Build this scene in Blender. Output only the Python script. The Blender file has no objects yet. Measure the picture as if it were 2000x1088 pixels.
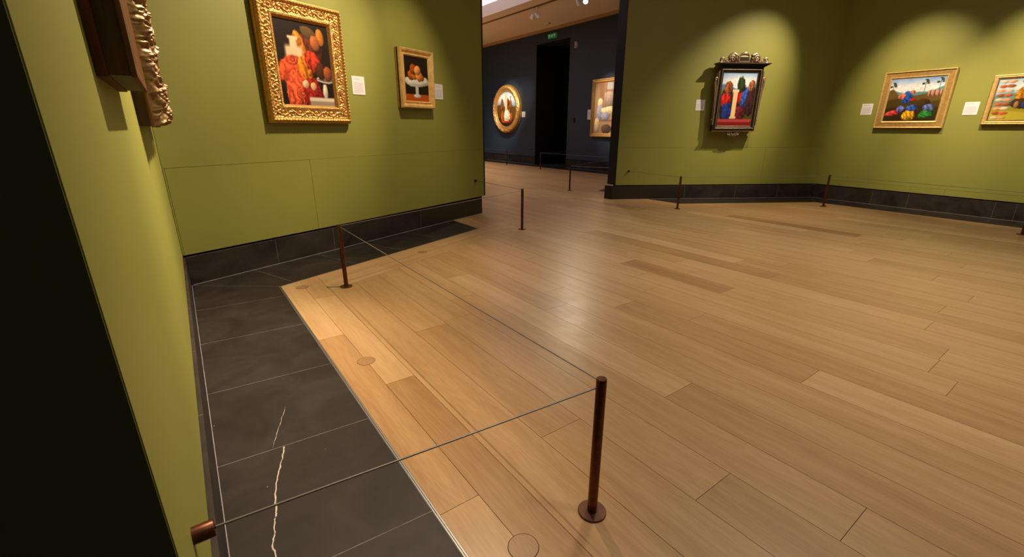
import bpy, bmesh, math, random
import numpy as np
from mathutils import Matrix, Vector
random.seed(7)
rng = np.random.default_rng(11)
scene = bpy.context.scene
col = scene.collection
# ------------------------------------------------------------------ camera
F_PX, PITCH, ROLL = 878.88, 0.32318, 0.00162
A_L, A_A, A_B = -0.62456, 0.57763, 1.48873
A_C = A_L + math.pi + math.radians(4)
CAM_H = 1.2956
cam = bpy.data.objects.new('camera', bpy.data.cameras.new('camera'))
col.objects.link(cam)
cam.data.sensor_width = 36.0
cam.data.lens = F_PX / 2000 * 36
cam.data.clip_start = 0.02
_f = Vector((0, math.cos(PITCH), -math.sin(PITCH)))
_u = Vector((1, 0, 0)).cross(_f)
_r = Vector((1, 0, 0)) * math.cos(ROLL) + _u * math.sin(ROLL)
_u = _r.cross(_f)
cam.matrix_world = Matrix(((_r.x, _u.x, -_f.x, 0), (_r.y, _u.y, -_f.y, 0), (_r.z, _u.z, -_f.z, CAM_H), (0, 0, 0, 1)))
scene.camera = cam
# ------------------------------------------------------------------ world, exposure
world = bpy.data.worlds.new('world')
scene.world = world
world.use_nodes = True
world.node_tree.nodes['Background'].inputs[0].default_value = (0.5, 0.55, 0.7, 1)
world.node_tree.nodes['Background'].inputs[1].default_value = 0.02
vs = scene.view_settings
vs.view_transform = 'Standard'
vs.look = 'None'
vs.gamma = 1.0
vs.use_curve_mapping = False
vs.exposure = 0.0
PANEL_NEAR, SKY_FAR = 0.72, 0.85          # emission of the added near panel and the far laylight
SPOT_W = 330.0
WARM = (1.0, 0.785, 0.54)

# ------------------------------------------------------------------ frames of reference
def D(a): return Vector((math.sin(a), math.cos(a), 0))
CLA = Vector((-2.763, 3.662, 0))      # corner of left wall and back-left wall
CBC = Vector((5.929, 8.967, 0))       # corner of back-right wall and right wall
uL, vL = D(A_L), D(A_L + math.pi / 2)
FB = CLA + uL * 10.5 + vL * 10.85     # a point at the foot of the far wall
def frame_mat(P, a):                  # local x along the wall, -y into the room, z up
    d = D(a); y = -D(a + math.pi / 2)
    return Matrix(((d.x, y.x, 0, P.x), (d.y, y.y, 0, P.y), (0, 0, 1, P.z), (0, 0, 0, 1)))
WM = {'L': frame_mat(CLA, A_L), 'A': frame_mat(CLA, A_A), 'B': frame_mat(CBC, A_B),
      'C': frame_mat(CBC, A_C), 'F': frame_mat(FB, A_L + math.pi)}
FLOOR_M = Matrix(((vL.x, uL.x, 0, CLA.x), (vL.y, uL.y, 0, CLA.y), (0, 0, 1, 0), (0, 0, 0, 1)))
def fw(u, v, z=0): return CLA + uL * u + vL * v + Vector((0, 0, z))
def ww(w, t, off, z): return WM[w] @ Vector((t, -off, z))

# ------------------------------------------------------------------ materials
def srgb(r, g, b):
    f = lambda c: c / 12.92 if c <= 0.04045 else ((c + 0.055) / 1.055) ** 2.4
    return (f(r / 255), f(g / 255), f(b / 255), 1)
MATS = {}
def new_mat(name):
    m = bpy.data.materials.new(name); m.use_nodes = True
    MATS[name] = m
    nt = m.node_tree
    return m, nt, nt.nodes['Principled BSDF']
def N(nt, t, **kw):
    n = nt.nodes.new(t)
    for k, v in kw.items():
        if k.startswith('i_'): n.inputs[k[2:].replace('_', ' ')].default_value = v
        else: setattr(n, k, v)
    return n
def simple(name, colr, rough=0.5, metal=0.0, var=0.0, scale=20.0, bump=0.0, bscale=60.0, spec=None, stretch=None):
    m, nt, p = new_mat(name)
    p.inputs['Base Color'].default_value = colr
    p.inputs['Roughness'].default_value = rough
    p.inputs['Metallic'].default_value = metal
    if spec is not None: p.inputs['Specular IOR Level'].default_value = spec
    tc = N(nt, 'ShaderNodeTexCoord')
    src = tc.outputs['Object']
    if stretch:
        mp = N(nt, 'ShaderNodeMapping'); mp.inputs['Scale'].default_value = stretch
        nt.links.new(src, mp.inputs['Vector']); src = mp.outputs['Vector']
    if var:
        nz = N(nt, 'ShaderNodeTexNoise', i_Scale=scale, i_Detail=6.0)
        nt.links.new(src, nz.inputs['Vector'])
        rp = N(nt, 'ShaderNodeValToRGB')
        c = colr
        rp.color_ramp.elements[0].position = 0.3; rp.color_ramp.elements[1].position = 0.7
        rp.color_ramp.elements[0].color = (c[0] * (1 - var), c[1] * (1 - var), c[2] * (1 - var), 1)
        rp.color_ramp.elements[1].color = (min(1, c[0] * (1 + var)), min(1, c[1] * (1 + var)), min(1, c[2] * (1 + var)), 1)
        nt.links.new(nz.outputs['Fac'], rp.inputs['Fac']); nt.links.new(rp.outputs['Color'], p.inputs['Base Color'])
    if bump:
        nb = N(nt, 'ShaderNodeTexNoise', i_Scale=bscale, i_Detail=4.0)
        nt.links.new(src, nb.inputs['Vector'])
        bp = N(nt, 'ShaderNodeBump', i_Strength=bump, i_Distance=0.002)
        nt.links.new(nb.outputs['Fac'], bp.inputs['Height']); nt.links.new(bp.outputs['Normal'], p.inputs['Normal'])
    return m
simple('green_paint', (0.250, 0.256, 0.049, 1), 0.55, var=0.04, scale=1.5, bump=0.08, bscale=180)
simple('navy_paint', (0.017, 0.033, 0.058, 1), 0.6, var=0.05, scale=1.5, bump=0.08, bscale=180)
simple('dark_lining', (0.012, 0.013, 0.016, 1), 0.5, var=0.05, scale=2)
simple('shaded_olive_lining', (0.055, 0.062, 0.014, 1), 0.7, var=0.05, scale=2)  # wall-end lining; darkness of the unlit face put into its colour
simple('gap_black', (0.004, 0.004, 0.004, 1), 0.9)
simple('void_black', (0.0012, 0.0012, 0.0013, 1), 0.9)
simple('raw_edge', (0.45, 0.33, 0.13, 1), 0.7, var=0.2, scale=8)
simple('ceiling_paint', (0.74, 0.61, 0.50, 1), 0.8, var=0.03, scale=1)
simple('cornice_paint', (0.42, 0.27, 0.14, 1), 0.7)
simple('subfloor', (0.025, 0.013, 0.006, 1), 0.9)
simple('grout', (0.20, 0.185, 0.185, 1), 0.9, var=0.25, scale=14)
simple('sealant', (0.24, 0.23, 0.25, 1), 0.6, var=0.2, scale=9)
simple('skirting_dark', (0.018, 0.013, 0.010, 1), 0.45, var=0.2, scale=3)
simple('edge_metal', (0.26, 0.25, 0.24, 1), 0.45, 0.9)
simple('bronze', (0.13, 0.045, 0.022, 1), 0.36, 0.75, var=0.25, scale=40)
simple('bronze_plate', (0.17, 0.085, 0.06, 1), 0.34, 0.8, var=0.2, scale=30)
simple('cable', (0.24, 0.22, 0.21, 1), 0.4, 0.5)
simple('label_white', (0.74, 0.74, 0.78, 1), 0.6)
simple('label_ink', (0.42, 0.41, 0.42, 1), 0.7)
simple('gilt', (0.66, 0.375, 0.115, 1), 0.37, 0.72, var=0.22, scale=45, bump=0.25, bscale=220)
simple('gilt_pale', (0.80, 0.53, 0.20, 1), 0.42, 0.45, var=0.16, scale=18, bump=0.2, bscale=120)
simple('gilt_flat', (0.44, 0.27, 0.085, 1), 0.45, 0.35, var=0.22, scale=25, bump=0.2, bscale=120)
simple('gilt_brown', (0.25, 0.145, 0.060, 1), 0.40, 0.5, var=0.3, scale=60)
simple('old_wood', (0.050, 0.022, 0.010, 1), 0.6, var=0.45, scale=10, bump=0.4, bscale=40, stretch=(6, 6, 0.6))
simple('brown_wood', (0.125, 0.050, 0.015, 1), 0.65, spec=0.15, var=0.35, scale=14, bump=0.3, bscale=50, stretch=(8, 8, 0.6))
simple('aged_side', (0.055, 0.036, 0.020, 1), 0.7, var=0.5, scale=30)
simple('ebony', (0.020, 0.013, 0.010, 1), 0.38, var=0.3, scale=20)
simple('ebony_carved', (0.20, 0.135, 0.088, 1), 0.38, 0.25, var=0.4, scale=50)
simple('lamp_white', (0.75, 0.73, 0.70, 1), 0.45)
simple('track_tan', (0.22, 0.14, 0.06, 1), 0.5)
simple('letter_pale', (0.80, 0.75, 0.70, 1), 0.6)
simple('oak_plug', (0.33, 0.185, 0.08, 1), 0.42, var=0.12, scale=25, stretch=(8, 1, 1))
simple('vein', (0.50, 0.42, 0.36, 1), 0.6, var=0.25, scale=60)
def emit(name, c, s, base=None):
    m, nt, p = new_mat(name)
    p.inputs['Base Color'].default_value = base or c
    p.inputs['Emission Color'].default_value = c
    p.inputs['Emission Strength'].default_value = s
    p.inputs['Roughness'].default_value = 0.5
emit('added_panel_glow', (0.74, 0.93, 1.0, 1), PANEL_NEAR)  # glow of the unseen near panel, added for cool ambient light
emit('laylight_far', (0.80, 0.80, 0.98, 1), SKY_FAR)
emit('lamp_glow', (1.0, 0.93, 0.80, 1), 30.0)
emit('sign_green', (0.02, 0.16, 0.055, 1), 0.22)
emit('sign_glyph', (0.30, 0.55, 0.33, 1), 0.40)

def m_wood():
    m, nt, p = new_mat('oak_plank')
    at = N(nt, 'ShaderNodeAttribute', attribute_name='tone')
    sep = N(nt, 'ShaderNodeSeparateColor'); nt.links.new(at.outputs['Color'], sep.inputs['Color'])
    tc = N(nt, 'ShaderNodeTexCoord')
    off = N(nt, 'ShaderNodeVectorMath', operation='MULTIPLY'); off.inputs[1].default_value = (37, 53, 0)
    nt.links.new(at.outputs['Color'], off.inputs[0])
    cmb = N(nt, 'ShaderNodeCombineXYZ')
    nt.links.new(sep.outputs['Green'], cmb.inputs['X']); nt.links.new(sep.outputs['Blue'], cmb.inputs['Y'])
    mul = N(nt, 'ShaderNodeVectorMath', operation='SCALE'); mul.inputs['Scale'].default_value = 40.0
    nt.links.new(cmb.outputs[0], mul.inputs[0])
    add = N(nt, 'ShaderNodeVectorMath', operation='ADD')
    nt.links.new(tc.outputs['Object'], add.inputs[0]); nt.links.new(mul.outputs[0], add.inputs[1])
    mp1 = N(nt, 'ShaderNodeMapping'); mp1.inputs['Scale'].default_value = (9.0, 0.9, 1)
    nt.links.new(add.outputs[0], mp1.inputs['Vector'])
    n1 = N(nt, 'ShaderNodeTexNoise', i_Scale=1.0, i_Detail=3.0, i_Distortion=0.6)
    nt.links.new(mp1.outputs[0], n1.inputs['Vector'])
    # cathedral figure: contour lines of the low-frequency noise
    w = N(nt, 'ShaderNodeMath', operation='MULTIPLY'); w.inputs[1].default_value = 75.0
    nt.links.new(n1.outputs['Fac'], w.inputs[0])
    sn = N(nt, 'ShaderNodeMath', operation='SINE'); nt.links.new(w.outputs[0], sn.inputs[0])
    mp2 = N(nt, 'ShaderNodeMapping'); mp2.inputs['Scale'].default_value = (230.0, 7.0, 1)
    nt.links.new(add.outputs[0], mp2.inputs['Vector'])
    n2 = N(nt, 'ShaderNodeTexNoise', i_Scale=1.0, i_Detail=3.0); nt.links.new(mp2.outputs[0], n2.inputs['Vector'])
    mp3 = N(nt, 'ShaderNodeMapping'); mp3.inputs['Scale'].default_value = (14.0, 0.8, 1)
    nt.links.new(add.outputs[0], mp3.inputs['Vector'])
    n3 = N(nt, 'ShaderNodeTexNoise', i_Scale=1.0, i_Detail=4.0); nt.links.new(mp3.outputs[0], n3.inputs['Vector'])
    s1 = N(nt, 'ShaderNodeMath', operation='MULTIPLY'); s1.inputs[1].default_value = 0.035; nt.links.new(sn.outputs[0], s1.inputs[0])
    s2 = N(nt, 'ShaderNodeMath', operation='MULTIPLY_ADD'); s2.inputs[1].default_value = 0.30; s2.inputs[2].default_value = -0.15
    nt.links.new(n2.outputs['Fac'], s2.inputs[0])
    s3 = N(nt, 'ShaderNodeMath', operation='MULTIPLY_ADD'); s3.inputs[1].default_value = 0.55; s3.inputs[2].default_value = -0.275
    nt.links.new(n3.outputs['Fac'], s3.inputs[0])
    a1 = N(nt, 'ShaderNodeMath', operation='ADD'); nt.links.new(s1.outputs[0], a1.inputs[0]); nt.links.new(s2.outputs[0], a1.inputs[1])
    a2 = N(nt, 'ShaderNodeMath', operation='ADD'); nt.links.new(a1.outputs[0], a2.inputs[0]); nt.links.new(s3.outputs[0], a2.inputs[1])
    a3 = N(nt, 'ShaderNodeMath', operation='ADD'); nt.links.new(a2.outputs[0], a3.inputs[0]); nt.links.new(sep.outputs['Red'], a3.inputs[1])
    rp = N(nt, 'ShaderNodeValToRGB')
    e = rp.color_ramp.elements
    e[0].position = 0.0; e[0].color = (0.240, 0.112, 0.040, 1)
    e[1].position = 1.0; e[1].color = (0.64, 0.43, 0.24, 1)
    x = rp.color_ramp.elements.new(0.5); x.color = (0.448, 0.264, 0.119, 1)
    nt.links.new(a3.outputs[0], rp.inputs['Fac'])
    nt.links.new(rp.outputs['Color'], p.inputs['Base Color'])
    n4 = N(nt, 'ShaderNodeTexNoise', i_Scale=5.0, i_Detail=5.0); nt.links.new(tc.outputs['Object'], n4.inputs['Vector'])
    mr = N(nt, 'ShaderNodeMapRange'); mr.inputs['To Min'].default_value = 0.27; mr.inputs['To Max'].default_value = 0.40
    nt.links.new(n4.outputs['Fac'], mr.inputs['Value']); nt.links.new(mr.outputs[0], p.inputs['Roughness'])
    bp = N(nt, 'ShaderNodeBump', i_Strength=0.12, i_Distance=0.001)
    nt.links.new(n2.outputs['Fac'], bp.inputs['Height']); nt.links.new(bp.outputs['Normal'], p.inputs['Normal'])
m_wood()
def m_stone(name, base, light):
    m, nt, p = new_mat(name)
    tc = N(nt, 'ShaderNodeTexCoord')
    geo = N(nt, 'ShaderNodeNewGeometry')
    n1 = N(nt, 'ShaderNodeTexNoise', i_Scale=3.0, i_Detail=8.0, i_Roughness=0.62, i_Distortion=0.8)
    nt.links.new(geo.outputs['Position'], n1.inputs['Vector'])
    rp = N(nt, 'ShaderNodeValToRGB'); e = rp.color_ramp.elements
    e[0].position = 0.32; e[0].color = base; e[1].position = 0.80; e[1].color = light
    nt.links.new(n1.outputs['Fac'], rp.inputs['Fac'])
    vo = N(nt, 'ShaderNodeTexVoronoi', i_Scale=9.0); nt.links.new(geo.outputs['Position'], vo.inputs['Vector'])
    lt = N(nt, 'ShaderNodeMath', operation='LESS_THAN'); lt.inputs[1].default_value = 0.028
    nt.links.new(vo.outputs['Distance'], lt.inputs[0])
    mx = N(nt, 'ShaderNodeMix', data_type='RGBA'); mx.inputs['B'].default_value = (0.20, 0.17, 0.15, 1)
    nt.links.new(lt.outputs[0], mx.inputs['Factor']); nt.links.new(rp.outputs['Color'], mx.inputs['A'])
    nt.links.new(mx.outputs['Result'], p.inputs['Base Color'])
    p.inputs['Specular IOR Level'].default_value = 0.28
    n2 = N(nt, 'ShaderNodeTexNoise', i_Scale=14.0, i_Detail=5.0); nt.links.new(geo.outputs['Position'], n2.inputs['Vector'])
    mr = N(nt, 'ShaderNodeMapRange'); mr.inputs['To Min'].default_value = 0.42; mr.inputs['To Max'].default_value = 0.62
    nt.links.new(n2.outputs['Fac'], mr.inputs['Value']); nt.links.new(mr.outputs[0], p.inputs['Roughness'])
    bp = N(nt, 'ShaderNodeBump', i_Strength=0.15, i_Distance=0.002)
    nt.links.new(n2.outputs['Fac'], bp.inputs['Height']); nt.links.new(bp.outputs['Normal'], p.inputs['Normal'])
m_stone('slate', (0.0105, 0.0075, 0.0062, 1), (0.036, 0.027, 0.0235, 1))
m_stone('slate_skirting', (0.014, 0.010, 0.008, 1), (0.055, 0.043, 0.037, 1))
def m_canvas():
    m, nt, p = new_mat('canvas_paint')
    at = N(nt, 'ShaderNodeAttribute', attribute_name='paint')
    nt.links.new(at.outputs['Color'], p.inputs['Base Color'])
    p.inputs['Roughness'].default_value = 0.45
    p.inputs['Specular IOR Level'].default_value = 0.3
m_canvas()

# ------------------------------------------------------------------ mesh helpers
def tag(o, label=None, cat=None, group=None, kind=None):
    if label: o['label'] = label
    if cat: o['category'] = cat
    if group: o['group'] = group
    if kind: o['kind'] = kind
    return o
def link(name, me, mat, parent=None, M=None):
    o = bpy.data.objects.new(name, me); col.objects.link(o)
    if mat: me.materials.append(MATS[mat])
    if parent: o.parent = parent
    if M is not None: o.matrix_local = M
    return o
def empty(name, M, parent=None):
    o = bpy.data.objects.new(name, None); col.objects.link(o)
    o.empty_display_size = 0.1
    o.matrix_world = M
    return o
class MB:
    def __init__(s): s.v = []; s.f = []
    def box(s, x0, x1, y0, y1, z0, z1):
        b = len(s.v)
        s.v += [(x0, y0, z0), (x1, y0, z0), (x1, y1, z0), (x0, y1, z0), (x0, y0, z1), (x1, y0, z1), (x1, y1, z1), (x0, y1, z1)]
        s.f += [tuple(b + i for i in q) for q in ((0, 3, 2, 1), (4, 5, 6, 7), (0, 1, 5, 4), (1, 2, 6, 5), (2, 3, 7, 6), (3, 0, 4, 7))]
        return s
    def prism(s, poly, z0, z1, bottom=True):
        b = len(s.v); n = len(poly)
        s.v += [(x, y, z0) for x, y in poly] + [(x, y, z1) for x, y in poly]
        s.f.append(tuple(range(b + n, b + 2 * n)))
        if bottom: s.f.append(tuple(range(b + n - 1, b - 1, -1)))
        for i in range(n):
            j = (i + 1) % n
            s.f.append((b + i, b + j, b + n + j, b + n + i))
        return s
    def lathe(s, prof, n=24, M=None):      # prof (r,z), around z
        b = len(s.v)
        for r, z in prof:
            for k in range(n):
                a = 2 * math.pi * k / n
                p = Vector((r * math.cos(a), r * math.sin(a), z))
                s.v.append(tuple(M @ p if M else p))
        for i in range(len(prof) - 1):
            for k in range(n):
                j = (k + 1) % n
                s.f.append((b + i * n + k, b + i * n + j, b + (i + 1) * n + j, b + (i + 1) * n + k))
        s.f.append(tuple(b + k for k in range(n - 1, -1, -1)))
        s.f.append(tuple(b + (len(prof) - 1) * n + k for k in range(n)))
        return s
    def tube(s, pts, rad, n=8):
        b = len(s.v); P = [Vector(p) for p in pts]; m = len(P)
        rads = rad if isinstance(rad, (list, tuple)) else [rad] * m
        up = Vector((0, 0, 1))
        for i in range(m):
            t = (P[min(i + 1, m - 1)] - P[max(i - 1, 0)]).normalized()
            a = t.cross(up)
            if a.length < 1e-4: a = t.cross(Vector((0, 1, 0)))
            a.normalize(); c = a.cross(t)
            for k in range(n):
                th = 2 * math.pi * k / n
                s.v.append(tuple(P[i] + (a * math.cos(th) + c * math.sin(th)) * rads[i]))
        for i in range(m - 1):
            for k in range(n):
                j = (k + 1) % n
                s.f.append((b + i * n + k, b + i * n + j, b + (i + 1) * n + j, b + (i + 1) * n + k))
        s.f.append(tuple(b + k for k in range(n - 1, -1, -1)))
        s.f.append(tuple(b + (m - 1) * n + k for k in range(n)))
        return s
    def mesh(s, name, smooth=False):
        me = bpy.data.meshes.new(name); me.from_pydata(s.v, [], s.f)
        bm = bmesh.new(); bm.from_mesh(me); bmesh.ops.recalc_face_normals(bm, faces=bm.faces); bm.to_mesh(me); bm.free()
        if smooth:
            me.polygons.foreach_set('use_smooth', [True] * len(me.polygons))
            try: me.set_sharp_from_angle(angle=math.radians(40))
            except Exception: pass
        return me
    def build(s, name, mat, parent=None, M=None, smooth=False):
        return link(name, s.mesh(name, smooth), mat, parent, M)
def bevel(o, w=0.002, seg=2):
    m = o.modifiers.new('bevel', 'BEVEL'); m.width = w; m.segments = seg; m.limit_method = 'ANGLE'
    return o

# ------------------------------------------------------------------ FLOOR
# floor-local coordinates: x = v (across from left wall), y = u (along the left wall, away from camera)
dA = A_A - A_L; dirA = Vector((math.sin(dA), math.cos(dA))); norA = Vector((math.cos(dA), -math.sin(dA)))
oB = Vector((10.153, -0.78)); dB = A_B - A_L; dirB = Vector((math.sin(dB), math.cos(dB))); norB = Vector((math.cos(dB), -math.sin(dB)))
dC = A_C - A_L; dirC = Vector((math.sin(dC), math.cos(dC))); norC = Vector((math.cos(dC), -math.sin(dC)))
def offA(p): return p[0] * norA.x + p[1] * norA.y
def offB(p): return (p[0] - oB.x) * norB.x + (p[1] - oB.y) * norB.y
def offC(p): return (p[0] - oB.x) * norC.x + (p[1] - oB.y) * norC.y
def clip(poly, fn):                   # keep fn(p) >= 0
    out = []
    for i in range(len(poly)):
        a, b = poly[i], poly[(i + 1) % len(poly)]
        fa, fb = fn(a), fn(b)
        if fa >= 0: out.append(a)
        if (fa >= 0) != (fb >= 0):
            t = fa / (fa - fb); out.append((a[0] + (b[0] - a[0]) * t, a[1] + (b[1] - a[1]) * t))
    return out
def area(poly):
    return 0.5 * sum(poly[i][0] * poly[(i + 1) % len(poly)][1] - poly[(i + 1) % len(poly)][0] * poly[i][1] for i in range(len(poly)))
def inset(poly, g):
    c = [sum(p[k] for p in poly) / len(poly) for k in (0, 1)]
    out = poly
    n = len(poly); s = 1 if area(poly) > 0 else -1
    for i in range(n):
        a, b = poly[i], poly[(i + 1) % n]
        ex, ey = b[0] - a[0], b[1] - a[1]; L = math.hypot(ex, ey)
        if L < 1e-5: continue
        nx, ny = -ey / L * s, ex / L * s
        out = clip(out, lambda p: (p[0] - a[0]) * nx + (p[1] - a[1]) * ny - g)
        if len(out) < 3: return []
    return out
fb = MB(); fb.box(-4.0, 12.5, -9.0, 16.0, -0.12, -0.012)
floor = tag(fb.build('floor', 'subfloor', None, FLOOR_M), kind='structure')
planks = []       # (poly, tone)
bands = [0.62, 0.78, 0.94]
while bands[-1] < 10.3: bands.append(bands[-1] + 0.2355)
known = {0: ([-1.745], {}), 1: ([-2.50], {0: 0.30, 1: 0.64}), 2: ([-4.4, 0.5], {1: 0.52}), 5: ([-4.3, -1.6], {1: 0.50}), 7: ([-5.0, -2.2], {1: 0.52}), 8: ([-4.9, -1.9], {1: 0.50}), 3: ([-1.99], {0: 0.44, 1: 0.55}), 4: ([-3.92], {0: 0.42, 1: 0.55}),
         6: ([-3.44], {0: 0.42}), 9: ([-3.78], {0: 0.68, 1: 0.40}), 13: ([-2.76, -1.69], {1: 0.24}), 16: ([-4.6, -2.80], {1: 0.40, 2: 0.30, 0: 0.66}),
         27: ([-2.63, -0.9], {1: 0.22})}
for k in range(len(bands) - 1):
    v0, v1 = bands[k], bands[k + 1]; vc = (v0 + v1) / 2
    cuts, tones = known.get(k, ([], {}))
    cuts = list(cuts)
    if not cuts: cuts = [random.uniform(-4.2, -1.2)]
    lo, hi = cuts[0], cuts[-1]
    first = len(cuts)
    while lo > -8.6: lo -= random.uniform(1.3, 2.5); cuts.insert(0, lo)
    first = cuts.index(known[k][0][0]) if k in known else 0
    while hi < 13.4: hi += random.uniform(1.3, 2.5); cuts.append(hi)
    for i in range(len(cuts) - 1):
        u0, u1 = cuts[i], cuts[i + 1]
        tone = min(0.72, max(0.28, random.gauss(0.54, 0.06)))
        if k in known:
            j = i - first + 1
            if j in tones: tone = tones[j]
        base = [(v0, u0), (v1, u0), (v1, u1), (v0, u1)]
        parts = []
        if v1 <= 0.945: parts.append(clip(base, lambda p: offA(p) - 0.66))
        elif vc < 3.53:
            parts.append(clip(base, lambda p: offA(p) - 1.10))
            if v1 > 3.235:
                q = clip(clip(clip(base, lambda p: 0.66 - offA(p)), lambda p: offA(p) - 0.002), lambda p: p[0] - 3.235)
                parts.append(q)
        else:
            if vc < 7.35: parts.append(base)
            else:
                q = clip(clip(base, lambda p: offB(p) - 0.595), lambda p: offC(p) - 0.605)
                parts.append(q)
                q = clip(clip(base, lambda p: -offB(p) - 0.25), lambda p: p[1] - 1.0)
                parts.append(q)
        for q in parts:
            if len(q) < 3 or abs(area(q)) < 0.004: continue
            planks.append((q, tone, 0.0))
# border planks along the back-left wall (run parallel to it)
for j, (o0, o1) in enumerate(((0.66, 0.88), (0.88, 1.10))):
    t = -1.0 + 0.9 * j
    while t < 4.6:
        t2 = t + random.uniform(1.2, 2.0)
        base = [tuple(dirA * a + norA * o) for a, o in ((t, o0), (t, o1), (t2, o1), (t2, o0))]
        q = clip(clip(base, lambda p: p[0] - 0.94), lambda p: 3.5305 - p[0])
        if len(q) >= 3 and abs(area(q)) > 0.003: planks.append((q, random.uniform(0.52, 0.68), dA))
        t = t2
# wall strip between back-right skirting and doorway
def visible_size(q):
    c = Vector((sum(p[0] for p in q) / len(q), sum(p[1] for p in q) / len(q)))
    w = FLOOR_M @ Vector((c.x, c.y, 0)) - Vector((0, 0, CAM_H))
    best = 0; inside = False
    for px, py in list(q) + [(c.x, c.y)]:
        w = FLOOR_M @ Vector((px, py, 0)) - Vector((0, 0, CAM_H))
        z = w.dot(_f)
        if z < 0.1: continue
        x = 1000 + F_PX * w.dot(_r) / z; y = 544 - F_PX * w.dot(_u) / z
        if -10 < x < 2010 and -10 < y < 1098: inside = True
    w = FLOOR_M @ Vector((c.x, c.y, 0)) - Vector((0, 0, CAM_H))
    d = max(0.4, w.length)
    # hidden behind the partitions
    if c.y > 1.2 and (w.x / max(w.y, .1) > 0.225 or w.x / max(w.y, .1) < -0.075): inside = False
    if not inside: return 0
    return abs(area(q)) * CAM_H / d ** 3
planks.sort(key=lambda a: -visible_size(a[0]))
def plank_mesh(polys):
    mb = MB(); tones = []
    for q, tone, ang, c in polys:
        b = len(mb.f); n0 = len(mb.v)
        qq = inset(q, 0.0010)
        if len(qq) < 3: continue
        ca, sa = math.cos(ang), math.sin(ang)
        loc = []
        for x, y in qq:
            x -= c[0]; y -= c[1]
            loc.append((x * ca - y * sa, x * sa + y * ca))
        if area(loc) < 0: loc = loc[::-1]
        mb.prism(loc, -0.012, 0.0, bottom=False)
        tones += [(tone, random.random(), random.random(), 1)] * (len(mb.v) - n0)
    me = bpy.data.meshes.new('plank'); me.from_pydata(mb.v, [], mb.f)
    at = me.attributes.new('tone', 'FLOAT_COLOR', 'POINT')
    at.data.foreach_set('color', np.array(tones, dtype=np.float32).ravel())
    return me
N_IND = sum(1 for p in planks if visible_size(p[0]) > 0)
N_IND = min(N_IND, 290)
for q, tone, ang in planks[:N_IND]:
    c = (sum(p[0] for p in q) / len(q), sum(p[1] for p in q) / len(q))
    # border planks: rotate so that local y is along the board
    a = 0.0 if ang == 0 else ang
    me = plank_mesh([(q, tone, a, c)])
    if not me.vertices: continue
    o = link('plank', me, 'oak_plank', floor)
    o.location = (c[0], c[1], 0); o.rotation_euler = (0, 0, -a)
me = plank_mesh([(q, t, 0.0, (0, 0)) for q, t, a in planks[N_IND:]])
tag(link('distant_planks', me, 'oak_plank', floor), kind='stuff')
# round oak plugs
for v, u in ((0.779, -2.186), (0.782, -3.706)):
    mb = MB(); mb.lathe([(0.0495, -0.006), (0.0495, 0.0008), (0.0485, 0.0012)], 32)
    o = mb.build('floor_plug', 'oak_plug', floor); o.location = (v, u, 0)
    mb = MB(); mb.lathe([(0.0515, -0.006), (0.0515, 0.0004)], 32)
    mb.build('plug_seam', 'subfloor', o)
for t, off in ((0.50, 0.83), (1.911, 0.876)):
    p = dirA * t + norA * off
    mb = MB(); mb.lathe([(0.0495, -0.006), (0.0495, 0.0008), (0.0485, 0.0012)], 32)
    o = mb.build('floor_plug', 'oak_plug', floor); o.location = (p.x, p.y, 0)
    mb = MB(); mb.lathe([(0.0515, -0.006), (0.0515, 0.0004)], 32)
    mb.build('plug_seam', 'subfloor', o)
# stone tiles and their pale bed
bed = MB()
def stone(poly, z=0.0, name='stone_tile'):
    if len(poly) < 3 or abs(area(poly)) < 0.002: return None
    if area(poly) < 0: poly = poly[::-1]
    q = inset(poly, 0.0015)
    if len(q) < 3: return None
    c = (sum(p[0] for p in q) / len(q), sum(p[1] for p in q) / len(q))
    mb = MB(); mb.prism([(x - c[0], y - c[1]) for x, y in q], -0.010, z, bottom=False)
    o = mb.build(name, 'slate', floor); o.location = (c[0], c[1], 0)
    bed.prism(poly, -0.0105, z - 0.0004, bottom=False)
    return o
mit = Vector((0.628, -0.473))       # mitre line from the wall corner to the wood corner
def below_mitre(p): return -(p[1] * mit.x - p[0] * mit.y)
cuts = [0.6, -0.70, -1.375, -2.06, -2.70, -3.365, -4.03, -4.69]
tiles_L = {}
for a, b in zip(cuts[1:], cuts[:-1]):
    q = [(0, a), (0.606, a + (-0.035 if a != 0.6 else 0)), (0.606, b - 0.035), (0, b)]
    q = clip(q, below_mitre)
    tiles_L[a] = stone(q)
tc = [-0.6, 0.54, 1.215, 1.84, 2.51, 3.16, 4.0]
for a, b in zip(tc[:-1], tc[1:]):
    q = [tuple(dirA * t + norA * o) for t, o in ((a, 0), (a, 0.648), (b, 0.648), (b, 0))]
    q = clip(clip(q, lambda p: -below_mitre(p)), lambda p: 3.233 - p[0])
    stone(q)
tb = [-4.0, -2.78, -2.12, -1.46, -0.80, -0.14, 0.8]
for a, b in zip(tb[:-1], tb[1:]):
    q = [tuple(oB + dirB * t + norB * o) for t, o in ((a, 0), (a, 0.588), (b, 0.588), (b, 0))]
    q = clip(q, lambda p: p[0] - 7.34)
    q = clip(q, lambda p: (offC(p) - offB(p)))
    stone(q)
tcc = [-0.8, 0.62, 1.28, 1.94, 2.60, 3.26, 3.92, 4.58, 5.24, 5.9, 6.56, 7.22]
for a, b in zip(tcc[:-1], tcc[1:]):
    q = [tuple(oB + dirC * t + norC * o) for t, o in ((a, 0), (a, 0.598), (b, 0.598), (b, 0))]
    q = clip(q, lambda p: (offB(p) - offC(p)))
    stone(q)
for u in np.arange(3.2, 13.0, 0.9):
    stone([(10.28, u), (10.85, u), (10.85, u + 0.9), (10.28, u + 0.9)], 0.001)
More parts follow.
